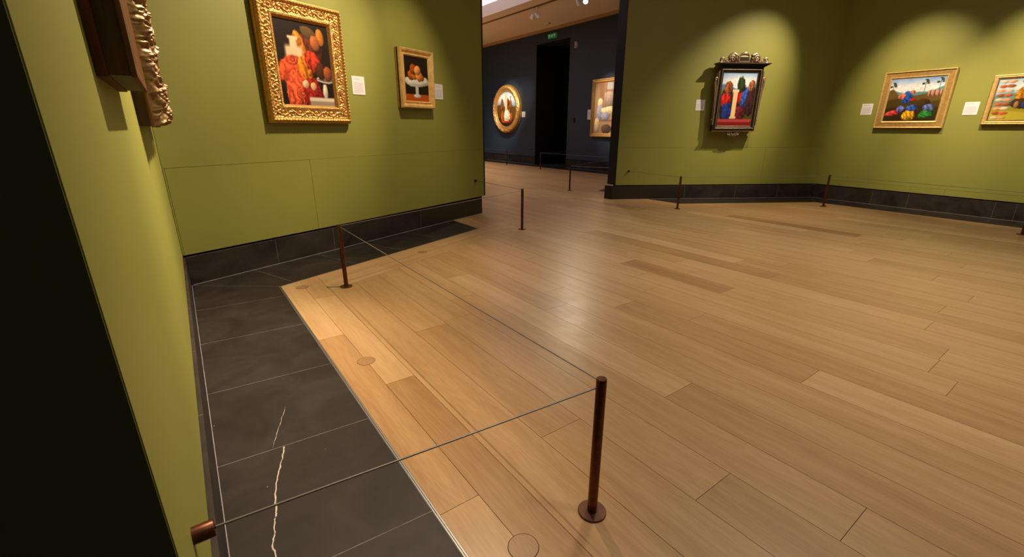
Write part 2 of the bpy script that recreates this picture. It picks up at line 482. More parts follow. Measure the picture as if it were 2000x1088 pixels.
stone([(7.374, 2.332), (8.42, 2.79), (8.42, 1.9), (7.40, 2.02)], 0.0015)
bed.build('tile_bed', 'grout', floor)
# quartz veins in the near tiles
def vein(tile, pts, w, seed):
    rr = random.Random(seed)
    P = []
    for i in range(len(pts) - 1):
        a, b = pts[i], pts[i + 1]
        for k in range(6):
            t = k / 6; P.append((a[0] + (b[0] - a[0]) * t + rr.uniform(-.0025, .0025), a[1] + (b[1] - a[1]) * t))
    P.append(pts[-1])
    mb = MB(); n = len(P)
    for i, (x, y) in enumerate(P):
        e = min(1, i / 3, (n - 1 - i) / 3) if w < 0.002 else 1
        ww_ = w * (0.6 + 0.8 * rr.random()) * max(0.15, e)
        mb.v += [(x - ww_ / 2, y, 0.0003), (x + ww_ / 2, y, 0.0003)]
    for i in range(n - 1): mb.f.append((2 * i, 2 * i + 1, 2 * i + 3, 2 * i + 2))
    o = mb.build('quartz_vein', 'vein', tile)
    o.location = (-tile.location.x, -tile.location.y, 0)
VE = {'near': None}
def px_floor(x, y, z=0):
    d = _r * ((x - 1000) / F_PX) - _u * ((y - 544) / F_PX) + _f
    t = (z - CAM_H) / d.z
    w = Vector((0, 0, CAM_H)) + d * t
    r = w - CLA
    return (r.dot(vL), r.dot(uL))
vein(tiles_L[-3.365], [px_floor(*p) for p in ((555, 872), (553, 890), (543, 925), (537, 965), (540, 1000), (538, 1010))], 0.0045, 3)
vein(tiles_L[-4.03], [px_floor(*p) for p in ((538, 1012), (536, 1040), (533, 1065), (538, 1088), (540, 1130))], 0.0040, 4)
vein(tiles_L[-2.70], [px_floor(*p) for p in ((557, 795), (551, 815), (543, 840), (533, 875))], 0.0018, 5)
# metal edging between stone and oak
mb = MB()
for a, b in ((0.6065, 0.6115), (0.6135, 0.6195)):
    mb.prism([(a, -4.7), (b, -4.7), (b, -0.473 + (b - .62) * .5), (a, -0.473 + (a - .62) * .5)], -0.01, 0.0012)
mb.build('edge_trim', 'edge_metal', floor)
mb = MB()
mb.prism([tuple(dirA * t + norA * o) for t, o in ((0.414, 0.650), (0.414, 0.6585), (3.215, 0.6585), (3.215, 0.650))], -0.01, 0.0010)
mb.build('edge_trim', 'edge_metal', floor)

# ------------------------------------------------------------------ WALLS
CEIL = 4.42
ZP = 0.272
def wall_panel(name, w, t0, t1, off=0.0, thick=0.2, mat='green_paint', hatch=None, z1=CEIL):
    """slab wall; hatch=(ta,tb,ztop) leaves an opening that an access panel fills"""
    mb = MB(); y0, y1 = -off, -off + thick
    if hatch:
        ta, tb, zt = hatch
        g = 0.0013
        if ta > t0 + 0.01: mb.box(t0, ta - g, y0, y1, ZP, zt)
        if tb < t1 - 0.01: mb.box(tb + g, t1, y0, y1, ZP, zt)
        mb.box(t0, t1, y0, y1, zt + g, z1)
        mb.box(ta, tb, y0 + 0.02, y1, ZP, zt + g)
    else: mb.box(t0, t1, y0, y1, ZP, z1)
    o = tag(mb.build(name, mat, None, WM[w]), kind='structure')
    if hatch:
        h = MB().box(ta + g, tb - g, y0, y0 + 0.018, ZP, zt - g).build('access_panel', mat, o)
    # recessed black core behind the skirting
    MB().box(t0 + 0.02, t1 - 0.02, y0 + 0.03, y1, 0.0, ZP).build('recessed_core', 'gap_black', o)
    MB().box(t0 + 0.005, t1 - 0.005, y0 + 0.0004, y0 + 0.014, ZP - 0.0025, ZP - 0.0002).build('raw_bottom_edge', 'raw_edge', o)
    return o
def skirting(name, w, cuts, mats, off=-0.002, z1=0.250, thick=0.026, bead=0.006):
    root = None
    for i in range(len(cuts) - 1):
        a, b = cuts[i], cuts[i + 1]
        mb = MB().box(a + 0.0012, b - 0.0012, -off, -off + thick, 0.0, z1)
        if root is None:
            root = tag(mb.build(name, mats[i], None, WM[w]), kind='structure')
            bevel(root, 0.0015, 1)
        else:
            bevel(mb.build('skirting_stone', mats[i], root), 0.0015, 1)
            MB().box(a - 0.0012, a + 0.0012, -off + 0.0004, -off + 0.02, 0.0, z1 - 0.001).build('joint_filler', 'grout', root)
    MB().box(cuts[0] + 0.01, cuts[-1] - 0.01, -off - bead, -off + 0.002, 0.0, bead * 0.6).build('sealant_bead', 'sealant', root)
    return root
# left wall
mb = MB().box(-3.846, 0.12, 0.014, 1.1, ZP, CEIL).box(-3.846, 0.12, 0.05, 1.1, 0, ZP)
wl = tag(mb.build('wall_left', 'green_paint', None, WM['L']), kind='structure')
MB().box(-3.84, -0.01, 0.0145, 0.028, ZP - 0.0025, ZP - 0.0002).build('raw_bottom_edge', 'raw_edge', wl)
tag(MB().box(-3.852, -3.8462, 0.0155, 1.1, 0.0, CEIL).build('trim_1', 'shaded_olive_lining', None, WM['L']), kind='structure')  # thin sheet over the wall end, shade carried by its dark colour
skirting('baseboard_left', 'L', [-3.85, -3.36, -2.70, -2.06, -1.38, -0.70, -0.001], ['slate_skirting'] * 6, off=0.0, z1=0.252, thick=0.04, bead=0.0028)
# back-left wall with access panel
wa = wall_panel('wall_back_left', 'A', -0.012, 4.24, hatch=(0.0, 1.278, 0.985))
tag(MB().box(4.241, 4.275, -0.0006, 0.2, ZP, CEIL).build('trim_2', 'dark_lining', None, WM['A']), kind='structure')
skirting('baseboard_back_left', 'A', [0.001, 0.789, 1.446, 2.805, 4.19], ['slate_skirting'] * 3 + ['skirting_dark'])
# back-right wall
wb = wall_panel('wall_back_right', 'B', -3.989, 0.012, hatch=(-1.125, 0.0, 0.952))
# its doorway lining runs back in the direction of the left wall
pj = oB + dirB * (-3.989)
def fprism(poly, z0, z1): return MB().prism(poly, z0, z1)
q = [(pj.x, pj.y), (pj.x + 0.3, pj.y - 0.16 + 0.05), (pj.x + 0.3, pj.y + 0.4), (pj.x, pj.y + 0.205)]
q = [tuple(pj + norB * 0.0006), tuple(oB + dirB * (-3.985) - norB * 0.19), (pj.x + 0.06, pj.y + 0.21), (pj.x, pj.y + 0.205)]
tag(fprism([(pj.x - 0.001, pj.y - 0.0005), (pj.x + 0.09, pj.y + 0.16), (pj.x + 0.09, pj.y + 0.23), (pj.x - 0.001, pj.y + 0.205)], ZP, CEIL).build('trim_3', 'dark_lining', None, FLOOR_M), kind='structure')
bb = skirting('baseboard_back_right', 'B', [-4.045, -2.62, -1.596, -0.735, -0.001], ['skirting_dark'] + ['slate_skirting'] * 3)
sk = oB + dirB * (-4.045)
tag(fprism([(sk.x, sk.y + 0.002), (sk.x + 0.03, sk.y + 0.02), (sk.x + 0.03, sk.y + 0.2), (sk.x, sk.y + 0.19)], 0, 0.250).build('trim_4', 'skirting_dark', None, FLOOR_M), kind='structure')
# right wall
wc = wall_panel('wall_right', 'C', -0.012, 8.3, hatch=(1.95, 3.4, 0.366))
skirting('baseboard_right', 'C', [0.001, 0.989, 1.51, 2.565, 2.793, 3.9, 5.0, 6.1, 7.2, 8.3], ['slate_skirting'] * 9)
# unseen rest of the room, behind the camera
mb = MB().box(-0.2, 10.0, -9.2, -9.0, 0, CEIL)
tag(mb.build('wall_rear', 'green_paint', None, FLOOR_M), kind='structure')
mb = MB().box(-9.0, -5.9, 0.014, 1.1, 0, CEIL)
tag(mb.build('wall_entry', 'green_paint', None, WM['L']), kind='structure')

# far room: navy wall with an unlit doorway
DX0, DX1, DZ = 1.60, 3.305, 4.005
mb = MB().box(-3.2, DX0, 0, 0.25, 0.29, CEIL + .2).box(DX1, 8.4, 0, 0.25, 0.29, CEIL + .2).box(DX0, DX1, 0, 0.25, DZ, CEIL + .2)
mb.box(-3.2, DX0, 0.03, 0.25, 0, 0.29).box(DX1, 8.4, 0.03, 0.25, 0, 0.29)
wf = tag(mb.build('wall_far', 'navy_paint', None, WM['F']), kind='structure')
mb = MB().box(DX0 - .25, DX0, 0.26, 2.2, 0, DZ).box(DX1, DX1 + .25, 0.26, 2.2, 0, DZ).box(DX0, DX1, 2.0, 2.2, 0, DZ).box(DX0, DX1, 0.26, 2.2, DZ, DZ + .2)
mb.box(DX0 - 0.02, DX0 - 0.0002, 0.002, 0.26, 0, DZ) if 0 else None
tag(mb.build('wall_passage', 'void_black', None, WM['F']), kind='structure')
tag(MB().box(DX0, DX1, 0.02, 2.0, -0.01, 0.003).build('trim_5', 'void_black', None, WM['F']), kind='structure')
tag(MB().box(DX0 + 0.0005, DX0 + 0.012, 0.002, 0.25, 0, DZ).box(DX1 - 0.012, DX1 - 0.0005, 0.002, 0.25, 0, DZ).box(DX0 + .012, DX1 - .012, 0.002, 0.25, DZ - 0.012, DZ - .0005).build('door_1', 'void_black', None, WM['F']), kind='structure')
def far_skirting(name, cuts):
    root = None
    for a, b in zip(cuts[:-1], cuts[1:]):
        mb = MB().box(a + .001, b - .001, -0.001, 0.028, 0.0, 0.262)
        if root is None: root = tag(mb.build(name, 'slate_skirting', None, WM['F']), kind='structure')
        else: mb.build('skirting_stone', 'slate_skirting', root)
    MB().box(cuts[0], cuts[-1], -0.006, 0.0, 0.0, 0.008).build('sealant_bead', 'sealant', root)
far_skirting('baseboard_far_left', [-3.2, -2.0, -1.0, 0.0, 0.8, 1.60])
far_skirting('baseboard_far_right', [3.305, 4.2, 5.2, 6.2, 7.2, 8.4])
tag(MB().box(-3.2, 8.4, -0.05, 0.0, 4.352, 4.42).box(-3.2, 8.4, -0.025, 0.0, 4.33, 4.352).build('trim_6', 'cornice_paint', None, WM['F']), kind='structure')
tag(MB().box(3.53, 10.85, 13.9, 14.1, 0, CEIL).build('wall_far_end', 'navy_paint', None, FLOOR_M), kind='structure')

# ceiling: plain soffit, with a glazed far laylight and an added near light panel
VB = 8.28
mb = MB().box(VB, 11.0, 1.6, 14.0, CEIL, CEIL + 0.3).box(-1.0, VB, 1.6, 2.9, CEIL, CEIL + 0.3).box(-1.0, 4.0, 2.9, 14.0, CEIL, CEIL + .3).box(4.0, VB, 13.6, 14.0, CEIL, CEIL + .3)
mb.box(-1.2, 11.0, -9.2, -7.0, CEIL, CEIL + .3).box(-1.2, 3.4, -7.0, 1.6, CEIL, CEIL + .3).box(7.4, 11.0, -7.0, 1.6, CEIL, CEIL + .3).box(3.4, 7.4, -1.6, 1.6, CEIL, CEIL + .3)
tag(mb.build('ceiling', 'ceiling_paint', None, FLOOR_M), kind='structure')
tag(MB().box(3.9, VB + .1, 2.8, 13.7, CEIL + 0.31, CEIL + 0.36).build('window_1', 'laylight_far', None, FLOOR_M), kind='structure')
tag(MB().box(3.3, 7.5, -7.1, -1.5, CEIL + 0.31, CEIL + 0.36).build('added_light_panel', 'added_panel_glow', None, FLOOR_M), kind='structure')  # unseen panel added to light the near room from above

# ------------------------------------------------------------------ BARRIERS
def post_meshes():
    a = MB().lathe([(0.050, 0.0), (0.050, 0.005), (0.0485, 0.0068), (0.020, 0.0072)], 40).mesh('base_plate', True)
    b = MB().lathe([(0.0172, 0.0065), (0.0172, 0.5375), (0.0160, 0.540), (0.002, 0.5402)], 28).mesh('shaft', True)
    c = MB().lathe([(0.0045, -0.0004), (0.0045, 0.0006)], 12).mesh('cable_eye', False)
    a.materials.append(MATS['bronze_plate']); b.materials.append(MATS['bronze']); c.materials.append(MATS['gap_black'])
    return a, b, c
PM = post_meshes()
def post(p, label):
    r = empty('barrier_post', Matrix.Translation(p))
    tag(r, label, 'barrier post', 'bronze barrier posts')
    for nm, me in (('base_plate', PM[0]), ('shaft', PM[1])):
        o = bpy.data.objects.new(nm, me); col.objects.link(o); o.parent = r
    return p
CZ = 0.524
def cable(a, b, label):
    a = Vector(a); b = Vector(b)
    mb = MB().tube([a, a.lerp(b, 0.5) - Vector((0, 0, 0.001)), b], 0.0026, 8)
    tag(mb.build('barrier_cable', 'cable', None, None, True), label, 'cable', 'barrier cables')
P1 = post(Vector((-1.423, 3.644, 0)), 'bronze barrier post by the inside corner of the dark stone strip')
P2 = post(Vector((0.286, 1.256, 0)), 'large bronze barrier post standing nearest on the oak floor')
P3 = post(Vector((0.134, 5.952, 0)), 'bronze barrier post beside the doorway, by the end of the left green wall')
P4 = post(Vector((2.792, 7.590, 0)), 'bronze barrier post in front of the black-framed picture, at left')
P5 = post(Vector((5.428, 7.850, 0)), 'bronze barrier post before the corner where the two right green walls meet')
P6 = post(Vector((6.566, 5.677, 0)), 'bronze barrier post cut off at the right edge of the photo')
Q1 = post(fw(2.742, 6.926), 'bronze barrier post just beyond the doorway, nearest in the blue room')
Q2 = post(fw(7.231, 9.764), 'bronze barrier post in front of the dark doorway of the blue room')
Q3 = post(fw(9.279, 9.849), 'bronze barrier post below the round painting in the blue room')
def holder(w, t, off, z, label, length=0.038):
    M = WM[w] @ Matrix.Translation((t, -off, z)) @ Matrix.Rotation(math.pi / 2, 4, 'X')
    r = empty('cable_anchor', M)
    tag(r, label, 'cable anchor', 'bronze wall anchors')
    MB().lathe([(0.0175, 0.0), (0.0175, length - 0.002), (0.016, length), (0.004, length + 0.0002)], 28).build('anchor_body', 'bronze', r, None, True)
    MB().lathe([(0.0045, length), (0.0045, length + 0.0015)], 12).build('cable_ferrule', 'gap_black', r)
    return ww(w, t, off + length, z)
HL = holder('L', -3.66, -0.014, 0.525, 'bronze wall anchor on the near left green wall')
HA = holder('A', 4.007, 0.0, 0.525, 'bronze wall anchor near the doorway end of the left green wall')
HB = holder('B', -3.755, 0.0, 0.527, 'bronze wall anchor beside the doorway on the right green wall')
HF1 = holder('F', 1.47, 0.0, 0.545, 'bronze wall anchor left of the dark doorway in the blue room')
HF2 = holder('F', 3.39, 0.0, 0.540, 'bronze wall anchor right of the dark doorway in the blue room')
up = lambda p, dz=0: p + Vector((0, 0, CZ + dz))
cable(HL, up(P2, -0.012), 'grey cable from the near left wall anchor to the nearest post')
cable(up(P2, 0.004), up(P1), 'grey cable across the floor from the nearest post to the corner post')
cable(up(P1, 0.004), up(P3, -0.006), 'grey cable along the left green wall up to the doorway post')
cable(up(P3, 0.003), HA, 'short grey cable from the doorway post back to the left green wall')
cable(HB, up(P4), 'grey cable from the doorway anchor to the first post of the right wall')
cable(up(P4), up(P5), 'grey cable below the black-framed picture')
cable(up(P5), up(P6), 'grey cable below the gold-framed landscape on the right wall')
cable(up(Q1), fw(3.523, 8.93, CZ), 'upper grey cable from the nearest post of the blue room')
cable(up(Q1, -0.004), fw(1.72, 6.985 + 0.25, CZ), 'lower grey cable from the nearest post of the blue room')
cable(up(Q2), HF2, 'grey cable from the doorway post to the blue wall')
cable(up(Q2, -0.004), fw(4.31, 9.78, CZ), 'long grey cable along the blue wall under the rectangular picture')
cable(up(Q3), fw(11.6, 9.93, CZ), 'grey cable running left under the round painting')
cable(up(Q3, -0.004), HF1, 'grey cable from the post under the round painting to the blue wall')

# ------------------------------------------------------------------ WALL LABELS
def wall_label(w, t, z, text, wd=0.168, ht=0.185):
    M = WM[w] @ Matrix.Translation((t, 0, z))
    r = empty('wall_label', M)
    tag(r, text, 'label', 'white wall labels')
    bevel(MB().box(-wd / 2, wd / 2, -0.005, -0.0003, -ht / 2, ht / 2).build('card', 'label_white', r), 0.0008, 1)
    mb = MB(); rr = random.Random(text)
    zz = ht / 2 - 0.022
    for i in range(14):
        wl_ = wd * (0.55 if i in (0, 13) else 0.76 if i > 3 else 0.68) * (1 if i != 3 else 0)
        if wl_ and i != 2: mb.box(-wd / 2 + 0.018, -wd / 2 + 0.018 + wl_ * (0.93 + 0.07 * rr.random()), -0.0054, -0.005, zz - 0.0032, zz)
        zz -= 0.0108
    mb.build('text_lines', 'label_ink', r)
wall_label('A', 1.983, 1.730, 'white wall label between the large carved gold frame and the small gold frame')
wall_label('A', 3.275, 1.744, 'white wall label at the right of the small gold frame, partly hidden by it')
wall_label('B', -2.521, 1.691, 'white wall label at the left of the black tabernacle frame')
wall_label('C', 0.596, 1.613, 'white wall label left of the wide gold-framed landscape')
wall_label('C', 1.963, 1.584, 'white wall label between the two gold frames on the right wall')
wall_label('F', 0.895, 1.768, 'white wall label beside the round painting in the blue room', 0.20, 0.195)
wall_label('F', 4.325, 1.692, 'white wall label left of the cut-off picture in the blue room', 0.19, 0.295)

# ------------------------------------------------------------------ PICTURES
class Paint:
    """flat picture surface: colours on a fine grid (x right, y up, 0..1)"""
    def __init__(s, nx, ny, bg):
        s.nx, s.ny = nx, ny
        s.X, s.Y = np.meshgrid(np.linspace(0, 1, nx), np.linspace(0, 1, ny))
        s.C = np.ones((ny, nx, 3)) * np.array(bg) / 255.0
        r = np.random.default_rng(nx * 31 + ny)
        g = r.normal(size=(14, 12)); s.noise = s._up(g)
        s.fine = s._up(r.normal(size=(46, 40)))
    def _up(s, g):
        gy = s.Y * (g.shape[0] - 1.001); gx = s.X * (g.shape[1] - 1.001)
        iy = gy.astype(int); ix = gx.astype(int); fy = gy - iy; fx = gx - ix
        fy = fy * fy * (3 - 2 * fy); fx = fx * fx * (3 - 2 * fx)
        return (g[iy, ix] * (1 - fy) * (1 - fx) + g[iy + 1, ix] * fy * (1 - fx) + g[iy, ix + 1] * (1 - fy) * fx + g[iy + 1, ix + 1] * fy * fx)
    def mix(s, m, c, shade=None):
        c = np.array(c) / 255.0
        cc = np.ones_like(s.C) * c
        if shade is not None: cc = np.clip(cc * shade[..., None], 0, 1)
        s.C = s.C * (1 - m[..., None]) + cc * m[..., None]
    def ell(s, cx, cy, rx, ry, c, rot=0, soft=0.12, lit=0.35, fold=0, wob=0.0):
        a = math.radians(rot); dx, dy = s.X - cx, s.Y - cy
        x = (dx * math.cos(a) + dy * math.sin(a)) / rx; y = (-dx * math.sin(a) + dy * math.cos(a)) / ry
        r = np.sqrt(x * x + y * y) + max(wob, 0.07) * s.noise + 0.05 * s.fine
        m = np.clip((1 - r) / soft + 0.5, 0, 1)
        sh = 1 + lit * (-x * 0.6 + y * 0.6) - lit * 0.35 * r * r
        if fold: sh = sh + 0.22 * np.sin(fold * 1.3 * (x + 0.35 * y + 0.3 * s.noise)) + 0.08 * s.fine
        sh = sh + 0.05 * s.fine
        s.mix(m, c, sh)
    def band(s, fn, c, soft=0.02, shade=None):       # colour everything below y = fn(x)
        m = np.clip((fn(s.X) - s.Y) / soft + 0.5, 0, 1); s.mix(m, c, shade)
    def rect(s, x0, x1, y0, y1, c, soft=0.015, skew=0.0, shade=None):
        x = s.X - skew * (s.Y - y0)
        m = np.clip((x - x0) / soft + .5, 0, 1) * np.clip((x1 - x) / soft + .5, 0, 1) * np.clip((s.Y - y0) / soft + .5, 0, 1) * np.clip((y1 - s.Y) / soft + .5, 0, 1)
        s.mix(m, c, shade)
    def object(s, name, w, h, parent, y, z0, x0=0.0):
        V = np.stack([(s.X - 0.5) * w + x0, np.full_like(s.X, y), s.Y * h + z0], -1).reshape(-1, 3)
        i = np.arange(s.nx * s.ny).reshape(s.ny, s.nx)
        Fc = np.stack([i[:-1, :-1], i[:-1, 1:], i[1:, 1:], i[1:, :-1]], -1).reshape(-1, 4)
        return s._mk(name, V, Fc, s.C.reshape(-1, 3), parent)
    def _mk(s, name, V, Fc, Cc, parent):
        me = bpy.data.meshes.new(name)
        me.vertices.add(len(V)); me.vertices.foreach_set('co', V.astype(np.float32).ravel())
        me.loops.add(Fc.size); me.loops.foreach_set('vertex_index', Fc.astype(np.int32).ravel())
        me.polygons.add(len(Fc)); me.polygons.foreach_set('loop_start', np.arange(0, Fc.size, 4, dtype=np.int32))
        me.update(calc_edges=True)
        c = np.clip(Cc, 0, 1); lin = np.where(c <= 0.04045, c / 12.92, ((c + 0.055) / 1.055) ** 2.4)
        at = me.attributes.new('paint', 'FLOAT_COLOR', 'POINT')
        at.data.foreach_set('color', np.concatenate([lin, np.ones((len(lin), 1))], 1).astype(np.float32).ravel())
        return link(name, me, 'canvas_paint', parent)
    def disc(s, name, R, parent, y, zc):
        nr, na = 36, 120
        r = np.linspace(0.0, 1, nr)[:, None]; a = np.linspace(0, 2 * math.pi, na, endpoint=False)[None]
        X = r * np.cos(a); Z = r * np.sin(a)
        V = np.stack([X * R, np.full_like(X, y), Z * R + zc], -1).reshape(-1, 3)
        i = np.arange(nr * na).reshape(nr, na); j = np.roll(i, -1, 1)
        Fc = np.stack([i[:-1], j[:-1], j[1:], i[1:]], -1).reshape(-1, 4)
        ix = np.clip(((X + 1) / 2 * (s.nx - 1)).astype(int), 0, s.nx - 1); iy = np.clip(((Z + 1) / 2 * (s.ny - 1)).astype(int), 0, s.ny - 1)
        return s._mk(name, V, Fc, s.C[iy, ix].reshape(-1, 3), parent)

def scroll(pos, y, P, hb):              # running scroll relief, pos along the rail, y in -1..1 across
    c = np.floor(pos / P); lx = (pos / P - c - 0.5) * P; sg = np.where(np.mod(c, 2) == 0, 1.0, -1.0)
    ly = (y * hb - sg * 0.16 * hb)
    r = np.hypot(lx, ly) / (P * 0.5); th = np.arctan2(ly * sg, lx)
    sp = np.cos(2 * math.pi * r * 1.55 - th)
    env = np.clip(1.25 - r, 0, 1)
    leaf = np.cos(5 * th + 9 * r) * np.clip(r - 0.35, 0, 1)
    vine = np.exp(-((y + sg * 0.55 * np.cos(math.pi * lx / P)) / 0.22) ** 2)
    return np.clip(0.55 * env * (sp * 0.5 + 0.5) ** 0.8 + 0.32 * leaf + 0.45 * vine * (1 - env * .6) + 0.12 * np.sin(pos * 900) * leaf, 0, 1.1)
_VG = np.random.default_rng(5).random((64, 64))
def vnoise(x, y):
    x, y = np.broadcast_arrays(x, y)
    ix, iy = np.floor(x).astype(int), np.floor(y).astype(int); fx, fy = x - ix, y - iy
    fx = fx * fx * (3 - 2 * fx); fy = fy * fy * (3 - 2 * fy); g = lambda a, b: _VG[a % 64, b % 64]
    return (g(ix, iy) * (1 - fx) + g(ix + 1, iy) * fx) * (1 - fy) + (g(ix, iy + 1) * (1 - fx) + g(ix + 1, iy + 1) * fx) * fy
def ring(name, w, h, ds, fn, mat, parent, z0, step=0.004, smooth=True, cx=0.0):
    """mitred moulding: ds = insets from the outer edge, fn(pos, d, side) -> height off the wall"""
    ds = np.asarray(ds); nd = len(ds)
    Vs, Fs = [], []; base = 0
    for side in range(4):
        L = w if side in (0, 2) else h
        n = max(2, int(L / step)); s = np.linspace(0, 1, n)[:, None]
        half = L / 2 - ds[None]
        pos = -half + 2 * half * s
        o = fn(pos, np.broadcast_to(ds[None], pos.shape), side)
        W2, H2 = w / 2, h / 2
        if side == 0: x, z = pos, -H2 + ds[None] + 0 * pos
        elif side == 1: x, z = W2 - ds[None] + 0 * pos, pos
        elif side == 2: x, z = -pos, H2 - ds[None] + 0 * pos
        else: x, z = -W2 + ds[None] + 0 * pos, -pos
        Vs.append(np.stack([x + cx, -o, z + H2 + z0], -1).reshape(-1, 3))
        i = base + np.arange(n * nd).reshape(n, nd)
        Fs.append(np.stack([i[:-1, :-1], i[1:, :-1], i[1:, 1:], i[:-1, 1:]], -1).reshape(-1, 4)); base += n * nd
    return mk(name, np.concatenate(Vs), np.concatenate(Fs), mat, parent, smooth)
def mk(name, V, Fc, mat, parent, smooth=True):
    me = bpy.data.meshes.new(name)
    me.vertices.add(len(V)); me.vertices.foreach_set('co', V.astype(np.float32).ravel())
    me.loops.add(Fc.size); me.loops.foreach_set('vertex_index', Fc.astype(np.int32).ravel())
    me.polygons.add(len(Fc)); me.polygons.foreach_set('loop_start', np.arange(0, Fc.size, 4, dtype=np.int32))
    if smooth: me.polygons.foreach_set('use_smooth', np.ones(len(Fc), dtype=bool))
    me.update(calc_edges=True)
    return link(name, me, mat, parent)
def lin(prof):                           # piecewise-linear moulding profile
    xs = [p[0] for p in prof]; ys = [p[1] for p in prof]
    return lambda pos, d, side: np.interp(d, xs, ys) + 0 * pos
def bands_ds(prof, per=0.004):
    out = []
    for (a, _), (b, _) in zip(prof[:-1], prof[1:]):
        n = max(1, int(math.ceil((b - a) / per))); out += list(np.linspace(a, b, n, endpoint=False))
    return out + [prof[-1][0]]
def picture(w, t, z0, off, label, group='framed paintings'):
    r = empty('framed_painting', WM[w] @ Matrix.Translation((t, -off, z0)))
    return tag(r, label, 'painting', group)

# --- large carved gold frame (back-left wall)
r = picture('A', 1.352, 1.333, 0.0, 'large painting with red drapery on a dark ground in a wide carved gold frame')
Wd, Ht = 0.90, 1.075
def f_big(pos, d, side):
    o = np.interp(d, [0, 0.004, 0.014, 0.018, 0.030, 0.044, 0.048, 0.090, 0.130, 0.135, 0.150, 0.155, 0.172],
                  [0.012, 0.048, 0.052, 0.066, 0.078, 0.066, 0.058, 0.048, 0.056, 0.064, 0.064, 0.058, 0.036])
    m1 = np.clip(1 - ((d - 0.031) / 0.013) ** 2, 0, 1)
    o = o + 0.010 * m1 * (np.abs(np.sin(math.pi * pos / 0.030 + d * 40)) - 0.4)
    m2 = np.clip(1 - ((d - 0.091) / 0.043) ** 4, 0, 1)
    o = o + 0.024 * m2 * scroll(pos, (d - 0.091) / 0.043, 0.088, 0.043)
    m3 = np.clip(1 - ((d - 0.1425) / 0.007) ** 2, 0, 1)
    return o + 0.004 * m3 * np.sin(2 * math.pi * pos / 0.011)
ring('carved_frame', Wd, Ht, np.linspace(0, 0.172, 66), f_big, 'gilt', r, 0, 0.0030)
MB().box(-Wd / 2 + 0.004, Wd / 2 - 0.004, -0.030, -0.001, 0.004, Ht - 0.004).build('back_frame', 'brown_wood', r)
pt = Paint(170, 210, (24, 14, 8))
pt.ell(0.5, 0.55, 0.6, 0.5, (34, 20, 10), soft=0.8, lit=0)
pt.ell(0.60, 0.66, 0.22, 0.22, (92, 40, 16), fold=7, wob=.05)             # brown cloth, behind
pt.ell(0.64, 0.86, 0.17, 0.07, (96, 72, 40), rot=-18, wob=.06)
pt.ell(0.83, 0.84, 0.07, 0.10, (196, 118, 30), rot=15)
pt.ell(0.72, 0.77, 0.085, 0.085, (176, 98, 52))
pt.ell(0.42, 0.72, 0.10, 0.16, (206, 122, 34), rot=20, wob=.2, fold=4)      # gold cloth
pt.rect(0.17, 0.47, 0.52, 0.70, (232, 198, 156), .05)                      # ivory jar
pt.rect(0.26, 0.38, 0.66, 0.80, (236, 204, 164), .03); pt.rect(0.23, 0.41, 0.78, 0.81, (240, 212, 172), .02)
pt.ell(0.22, 0.42, 0.23, 0.17, (222, 82, 44), rot=20, fold=8, wob=.06)
pt.ell(0.50, 0.45, 0.14, 0.16, (214, 122, 26), fold=4)
pt.ell(0.64, 0.54, 0.15, 0.12, (184, 52, 30), rot=-30, fold=6)
pt.ell(0.28, 0.17, 0.20, 0.24, (226, 88, 50), rot=-8, fold=9, wob=.05)
pt.ell(0.58, 0.16, 0.18, 0.20, (146, 30, 20), fold=9)
pt.ell(0.85, 0.34, 0.18, 0.045, (196, 186, 172), lit=.2)                  # metal dish
pt.ell(0.85, 0.345, 0.145, 0.03, (120, 100, 84), lit=.2)
pt.ell(0.78, 0.43, 0.10, 0.10, (72, 38, 18), lit=.5); pt.ell(0.90, 0.42, 0.085, 0.085, (150, 76, 40), lit=.5)
pt.ell(0.46, 0.27, 0.06, 0.05, (230, 188, 146)); pt.ell(0.60, 0.25, 0.055, 0.05, (224, 170, 120))
pt.ell(0.82, 0.19, 0.045, 0.10, (210, 196, 176), lit=.3)
pt.rect(0.50, 1.1, 0.0, 0.11, (150, 134, 116), soft=.03); pt.rect(0.50, 1.1, 0.07, 0.115, (214, 198, 176), soft=.02)
pt.object('picture_surface', 0.582, 0.757, r, -0.034, 0.159)

# --- small gold frame beside it
r = picture('A', 2.828, 1.525, 0.0, 'small painting of a white footed dish in a plain gold frame')
Wd, Ht = 0.565, 0.66
prof = [(0, 0.050), (0.004, 0.092), (0.016, 0.094), (0.020, 0.086), (0.026, 0.090), (0.034, 0.082), (0.048, 0.068), (0.060, 0.066), (0.064, 0.074), (0.072, 0.072), (0.082, 0.056)]
ring('frame_moulding', Wd, Ht, bands_ds(prof), lin(prof), 'gilt_pale', r, 0, 0.1, False)
MB().box(-Wd / 2 + .001, Wd / 2 - .001, -0.051, -0.024, 0.001, Ht - .001).build('frame_side', 'aged_side', r)
MB().box(-Wd / 2 - .004, Wd / 2 - .004, -0.022, -0.001, 0.004, Ht - .004).build('back_board', 'gilt_flat', r)
pt = Paint(110, 140, (30, 20, 12))
pt.band(lambda x: 0.16 + 0 * x, (176, 78, 16), .02)
pt.ell(0.5, 0.46, 0.50, 0.13, (196, 196, 182), lit=.2); pt.ell(0.5, 0.485, 0.43, 0.09, (222, 220, 204), lit=.1)
pt.rect(0.43, 0.56, 0.12, 0.34, (188, 190, 180)); pt.ell(0.5, 0.12, 0.15, 0.045, (198, 200, 190), lit=.2)
for x, y, rr_, c in ((0.28, 0.58, 0.14, (160, 78, 22)), (0.44, 0.60, 0.14, (196, 112, 38)), (0.62, 0.57, 0.14, (206, 136, 62)), (0.40, 0.72, 0.15, (150, 70, 18)), (0.55, 0.70, 0.13, (214, 148, 76)), (0.73, 0.54, 0.09, (170, 84, 26))):
    pt.ell(x, y, rr_, rr_ * .82, c, lit=.5, wob=.03)
